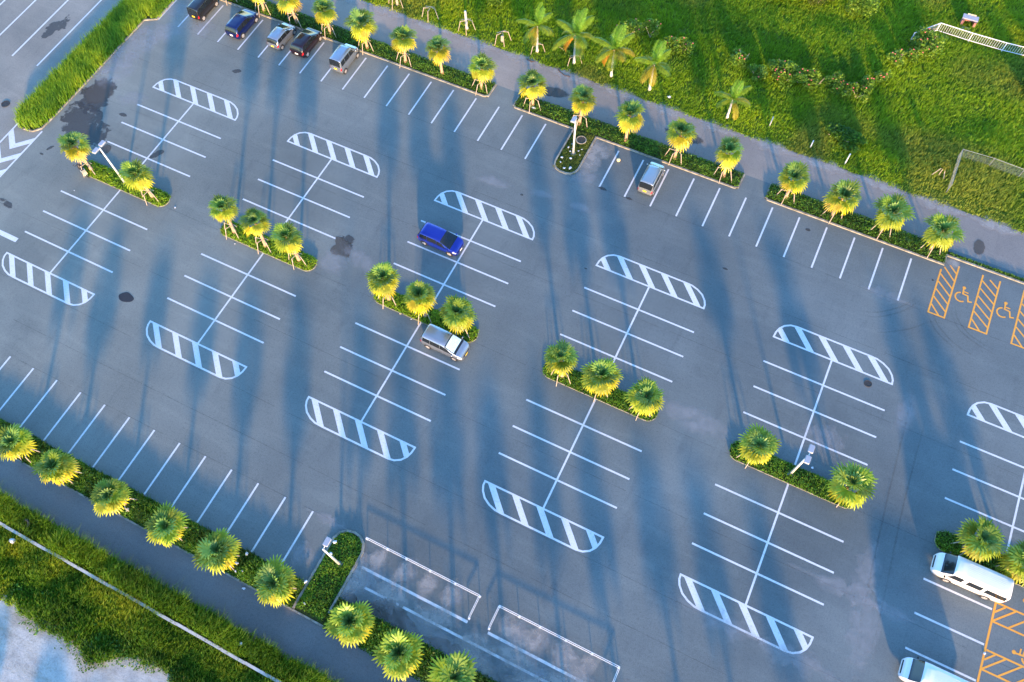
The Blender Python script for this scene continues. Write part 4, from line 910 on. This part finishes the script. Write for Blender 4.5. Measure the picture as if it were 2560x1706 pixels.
F = [(21.2, 50.75), (22.2, 52.05), (23.25, 53.35)] + F[3:]
for i, p in enumerate(F):
    z = zf(p)
    if i != 1: MB().box((p[0], p[1], z + .55), (.08, .08, 1.2)).build('post', M['galv'], t)
    if i < len(F) - 1:
        q = F[i + 1]; z2 = zf(q)
        MB().tube([(p[0], p[1], z + 1.12), (q[0], q[1], z2 + 1.12)], .038, 6).build('top_rail', M['galv'], t); MB().tube([(p[0], p[1], z + .2), (q[0], q[1], z2 + .2)], .03, 6).build('bottom_rail', M['galv'], t)
        m = MB(); d = math.hypot(q[0] - p[0], q[1] - p[1]); k = int(d / .21)
        for j in range(1, k):
            f = j / k; X, Y, Z0 = p[0] + (q[0] - p[0]) * f, p[1] + (q[1] - p[1]) * f, z + (z2 - z) * f
            m.tube([(X, Y, Z0 + .2), (X, Y, Z0 + 1.12)], .016, 5)
        m.build('balusters', M['galv'], t)
t = thing('mesh_fence', 'grey wire mesh fence with a corner post at the right of the field', 'fence')
F = [(28.8, 34.1), (28.78, 36.4), (28.76, 38.3), (31.5, 38.3), (34.2, 38.3), (37, 38.3), (40, 38.3)]
for i, p in enumerate(F):
    z = zf(p); MB().tube([(p[0], p[1], z - .1), (p[0], p[1], z + 1.25)], .03, 6).build('post', M['wire'], t)
    if i < len(F) - 1:
        q = F[i + 1]; z2 = zf(q); MB().tube([(p[0], p[1], z + 1.2), (q[0], q[1], z2 + 1.2)], .022, 6).build('top_rail', M['wire'], t)
        m = MB(); d = math.hypot(q[0] - p[0], q[1] - p[1]); dx, dy = (q[0] - p[0]) / d, (q[1] - p[1]) / d
        for s_ in (-1, 1):
            for a in np.arange(-1.1, d, .13):
                u0, u1 = a, a + 1.1; v0, v1 = (0, 1.15) if s_ > 0 else (1.15, 0)
                f0, f1 = max(0, -u0 / 1.1), min(1, (d - u0) / 1.1)
                if f1 > f0: m.tube([(p[0] + dx * (u0 + 1.1 * f), p[1] + dy * (u0 + 1.1 * f), z + v0 + (v1 - v0) * f) for f in (f0, f1)], .005, 3, cap=False)
        m.build('mesh_panel', M['wire'], t)
m = MB(); xs = np.arange(-60, 60.1, 2.)
for a, b in zip(xs[:-1], xs[1:]): m.box(((a + b) / 2, -27.36 + .015 * math.sin(a), .18), (1.985, .2, .52))
tag(m.build('low_wall', M['conc']), 'narrow pale concrete wall running through the grass of the lower bank', 'wall')
t = thing('brick_shelter', 'small pinkish brick shelter with grey slab top behind the white railing', 'shelter', (25.85, 55.75, zf((25.85, 55.75))), R(3))
MB().box((-.58, 0, .35), (.2, .8, .8)).build('side_wall', M['brick'], t); MB().box((.58, 0, .35), (.2, .8, .8)).build('side_wall', M['brick'], t)
MB().box((0, .36, .35), (.955, .1, .8)).build('back_wall', M['brick'], t); MB().box((0, .12, .81), (1.5, .65, .12)).build('roof_slab', M['slab'], t)
MB().box((.05, .5, .9), (.85, .08, .06)).build('plank', M['ball'], t); MB().box((0, -.65, .03), (1.1, .5, .1)).build('front_slab', M['slab'], t)
for i, (x, y, tx, ty, h, lb) in enumerate(((11.93, 34.4, .02, .5, 1.1, 'leaning weathered stake in the grass by the path, left of the white posts'), (16.2, 33.9, 0, .1, .85, 'short white marker post, the left one of two by the path'), (19.64, 33.35, .05, .35, 1.1, 'white marker post closest to the wire mesh fence'))):
    tag(MB().tube([(0, 0, -.1), (tx, ty, h)], .05, 8).box((tx, ty, h), (.11, .11, .03)).build('marker_post', M['galv'] if i else M['conc'], loc=(x, y, 0)), lb, 'post', 'posts along the field edge')
# covers, patch, tyre, bucket, litter
def cover_plate(x, y, r, label, mat='iron', ring=False):
    t = thing('manhole_cover', label, 'manhole cover', (x, y, .006))
    m = MB().tube([(0, 0, 0), (0, 0, .012)], r, 24)
    for k in range(6): m.box((0, -.6 * r + k * .24 * r, .014), (1.3 * r * math.cos(abs(k - 2.5) * .35), .04, .006))
    m.build('lid', M[mat], t)
    MB().tube([(r * 1.06 * math.cos(a), r * 1.06 * math.sin(a), .008) for a in np.linspace(0, 6.2832, 25)], .035, 5, cap=False).build('frame', M['kerb' if ring else mat], t)
cover_plate(-57.27, 5.3, .38, 'round dark manhole cover in the road at the far left')
cover_plate(27.55, 12.6, .27, 'small round manhole cover beside the hatched island on the right')
c = thing('manhole_cover', 'round dark cover with a concrete ring in the grass of the upper island', 'manhole cover', (-3.6, 25.4, .17))
MB().tube([(0, 0, 0), (0, 0, .02)], .42, 24).build('lid', M['iron'], c); MB().tube([(.46 * math.cos(a), .46 * math.sin(a), .01) for a in np.linspace(0, 6.2832, 25)], .05, 6, cap=False).build('frame', M['kerb'], c)
bp = MB().flat([(-32.45 + .68 * math.cos(a) * (1 + .12 * math.sin(2 * a + .6)), -7.2 + .46 * math.sin(a) * (1 + .1 * math.cos(3 * a))) for a in np.linspace(0, 6.2832, 40, endpoint=False)], .0125)
tag(bp.build('asphalt_repair_patch', plain('fresh_bitumen', (.022, .022, .026), .75, 0, .2, 8)), kind='structure')
ty = MB().tube([(.27 * math.cos(a), .27 * math.sin(a), .0) for a in np.linspace(0, 6.2832, 21)], .095, 8, cap=False).build('old_tyre', M['rubber'], smooth=True, loc=(-26.7, -26.45, .42))
ty.rotation_euler = (R(35), R(-12), 0); tag(ty, 'old black tyre half hidden in the long grass beside the lower footpath', 'tyre')
bk = thing('bucket', 'white bucket lying in the yellow grass below the low wall', 'bucket', (-26.84, -28.0, .35))
MB().tube([(-.12, 0, 0), (.2, .05, .08)], [.15, .2], 14).build('pail', M['litter'], bk, True); MB().tube([(.24, .18, .1), (.34, .06, .2), (.26, -.12, .1)], .02, 5).build('handle', M['steel'], bk)
def scrap(x, y, z, s_, label, group, mat='litter', name='litter_scrap', cat='litter'):
    m = MB(); s_ *= .75; m.blob((0, 0, s_ * .3), (s_, s_ * random.uniform(.6, .9), s_ * .45), 9, 6, .28); m.blob((s_ * .8, s_ * .2, s_ * .2), (s_ * .5, s_ * .35, s_ * .25), 7, 5, .3)
    o = m.build(name, M[mat], loc=(x, y, z)); o.rotation_euler.z = random.uniform(0, 6.28); tag(o, label, cat, group)
for x, y, s_ in ((-4.35, 24.1, .14), (-4.4, 22.75, .15), (-4.3, 22.2, .11), (-3.6, 23.0, .17), (-3.2, 21.95, .2), (-3.7, 21.7, .16), (-3.3, 24.1, .10), (-4.0, 23.75, .10), (-3.95, 24.1, .08), (-3.0, 23.7, .09), (-3.1, 24.4, .09), (-4.2, 24.6, .08)): scrap(x, y, .15, s_, 'crumpled white litter scattered round the foot of the upper island lamp post', 'litter on the upper island')
for x, y, s_ in ((-4.75, -17.35, .2), (-4.55, -18.2, .15), (-5.15, -20.75, .17), (-4.4, -22.1, .12)): scrap(x, y, .32, s_, 'crumpled white litter on the ground cover of the bottom lamp island', 'litter on the bottom island')
for x, y, s_ in ((-10.1, -21.0, .17), (-10.4, -21.9, .18), (-9.7, -22.2, .12), (-10.15, -22.4, .12)): scrap(x, y, .6, s_, 'pale litter caught in the lower verge between two palms', 'litter in the lower verge')
scrap(-9.4, 27.0, .2, .25, 'white bag of rubbish at the foot of a staked palm in the upper strip', None, name='rubbish_bag', cat='bag')
scrap(-9.1, -23.15, 0, .17, 'white scrap on the lower footpath beside the kerb', None)
scrap(-10.0, 1.75, 0, .14, 'beige stone like scrap against the kerb of the planter below the blue hatchback', None, 'ball')
scrap(-8.9, 1.72, 0, .1, 'small white scrap at the kerb left of the silver people carrier', None)
scrap(-34.3, 2.4, 0, .12, 'white scrap on the asphalt right of the far left planter', None); scrap(-27.0, 1.5, 0, .08, 'tiny white scrap below the second planter', None); scrap(-44.1, -.1, 0, .07, 'tiny white scrap on the asphalt below the scooter', None)
scrap(25.6, 3.8, 0, .14, 'grey rag on the asphalt above the right hand lamp planter', None, name='rag', cat='rag'); scrap(40.35, -3.95, .012, .13, 'white scrap on the orange line below the long white van', None)
scrap(2.0, 33.8, .25, .2, 'pale scrap in the grass above the unstaked upper palm', None); scrap(-20.3, -22.2, .5, .18, 'white scrap beside the third palm of the lower verge', None); scrap(-6.9, -26.4, .6, .15, 'pale blue scrap in the long grass beside the lower footpath', None)
tag(MB().blob((0, 0, .17), (.19, .19, .17), 12, 8, .03).build('plastic_float', M['ball'], smooth=True, loc=(.51, 24.74, 0)), 'round yellowish float lying in an empty bay right of the upper island', 'float')
for i, (P, lb) in enumerate((([(-12.8, 32.6), (-12.4, 32.5), (-12.0, 32.6)], 'small brown dry frond on the path edge below the first feather palm'), ([(-9.7, 33.1), (-9.2, 32.5), (-8.5, 32.25), (-7.9, 32.3)], 'long brown dry frond lying on the path edge below the second feather palm'))):
    m = MB().tube([(x, y, .06) for x, y in P], .03, 5)
    for k in range(26):
        f = k / 26 * (len(P) - 1); a = int(f); x = P[a][0] + (P[a + 1][0] - P[a][0]) * (f - a); y = P[a][1] + (P[a + 1][1] - P[a][1]) * (f - a)
        m.tube([(x, y, .06), (x + .12, y + random.uniform(-.18, .18), .02)], .012, 3)
    tag(m.build('fallen_frond', plain('dry_frond_brown', (.10, .05, .025), .9), ), lb, 'fallen frond')

# ------------------------------------------------------------------ trees beyond the lower edge: they stand on the yard and shade it
def yard_tree(x, y, h, r, seed):
    t = thing('yard_tree', 'broad leaved tree on the gravel yard outside the photo', 'tree', (x, y, -.03), 0, 'trees on the yard outside the photo')
    (V, S, Lp, T), _ = shrub_mesh(seed, r, r, h * .8, int(500 * r * r), .38, SH); V[:, 2] += h * .12
    np_mesh('crown', V, S, Lp, T, M['leaf'], t)
    m = MB().tube([(0, 0, -.1), (.05, 0, h * .35), (.1, .1, h * .7)], [.16, .12, .05], 8)
    for k in range(4): a = k * 1.57; m.tube([(.05, 0, h * .35), (.4 * r * math.cos(a), .4 * r * math.sin(a), h * .6)], [.07, .03], 6)
    m.build('trunk', M['wood'], t, True)
for i, (x, y, h, r_) in enumerate(((-18.5, -42.5, 2.6, 2.0), (-13.2, -41.5, 2.6, 2.0), (-9.2, -41.5, 2.7, 2.1), (-5.4, -42, 2.6, 1.9), (-1.6, -41.5, 2.4, 2.0), (2.4, -42, 2.4, 2.0), (-22.5, -43, 2.6, 2.0))): yard_tree(x, y - 1.2, h * .8, r_ * .9, 90 + i)

# ------------------------------------------------------------------ camera, sun, sky
cam = bpy.data.cameras.new('camera'); co = bpy.data.objects.new('camera', cam); COL.objects.link(co)
a, b, g = R(25.8153), R(1.2615), R(25.6079)
Rx = Matrix.Rotation(a, 3, 'X'); Rz = Matrix.Rotation(g, 3, 'Z'); Ry = Matrix.Rotation(b, 3, 'Y')
co.matrix_world = Matrix.Translation((13.9123, -22.4668, 61.1518)) @ (Rz @ Rx @ Ry).to_4x4()
cam.sensor_width = 36; cam.lens = 2020.18 / 2560 * 36; cam.clip_start = .5; cam.clip_end = 2000
sc.camera = co
EL, AZ = R(9.6), R(300.3)           # the sun stands low beyond the bottom of the picture
ts = Vector((math.cos(EL) * math.cos(AZ), math.cos(EL) * math.sin(AZ), math.sin(EL)))
sun = bpy.data.lights.new('sun', 'SUN'); sun.energy = 2.0; sun.angle = R(2.6); sun.color = (1.0, .60, .26)
so = bpy.data.objects.new('sun', sun); COL.objects.link(so); so.rotation_euler = ts.to_track_quat('Z', 'Y').to_euler(); so.location = ts * 100
w = bpy.data.worlds.new('World'); sc.world = w; w.use_nodes = True; N = w.node_tree.nodes; L = w.node_tree.links
sky = N.new('ShaderNodeTexSky'); sky.sky_type = 'NISHITA'; sky.sun_disc = False; sky.sun_elevation = EL; sky.sun_rotation = math.atan2(ts.x, ts.y)
sky.air_density = 1.; sky.dust_density = .3; sky.ozone_density = 4.2
L.new(sky.outputs[0], N['Background'].inputs[0]); N['Background'].inputs[1].default_value = .15
vs = sc.view_settings; vs.view_transform = 'Standard'; vs.look = 'None'; vs.gamma = 1; vs.exposure = 2.68; vs.use_curve_mapping = False
sc.cycles.max_bounces = 6; sc.cycles.transparent_max_bounces = 12; sc.cycles.use_denoising = True
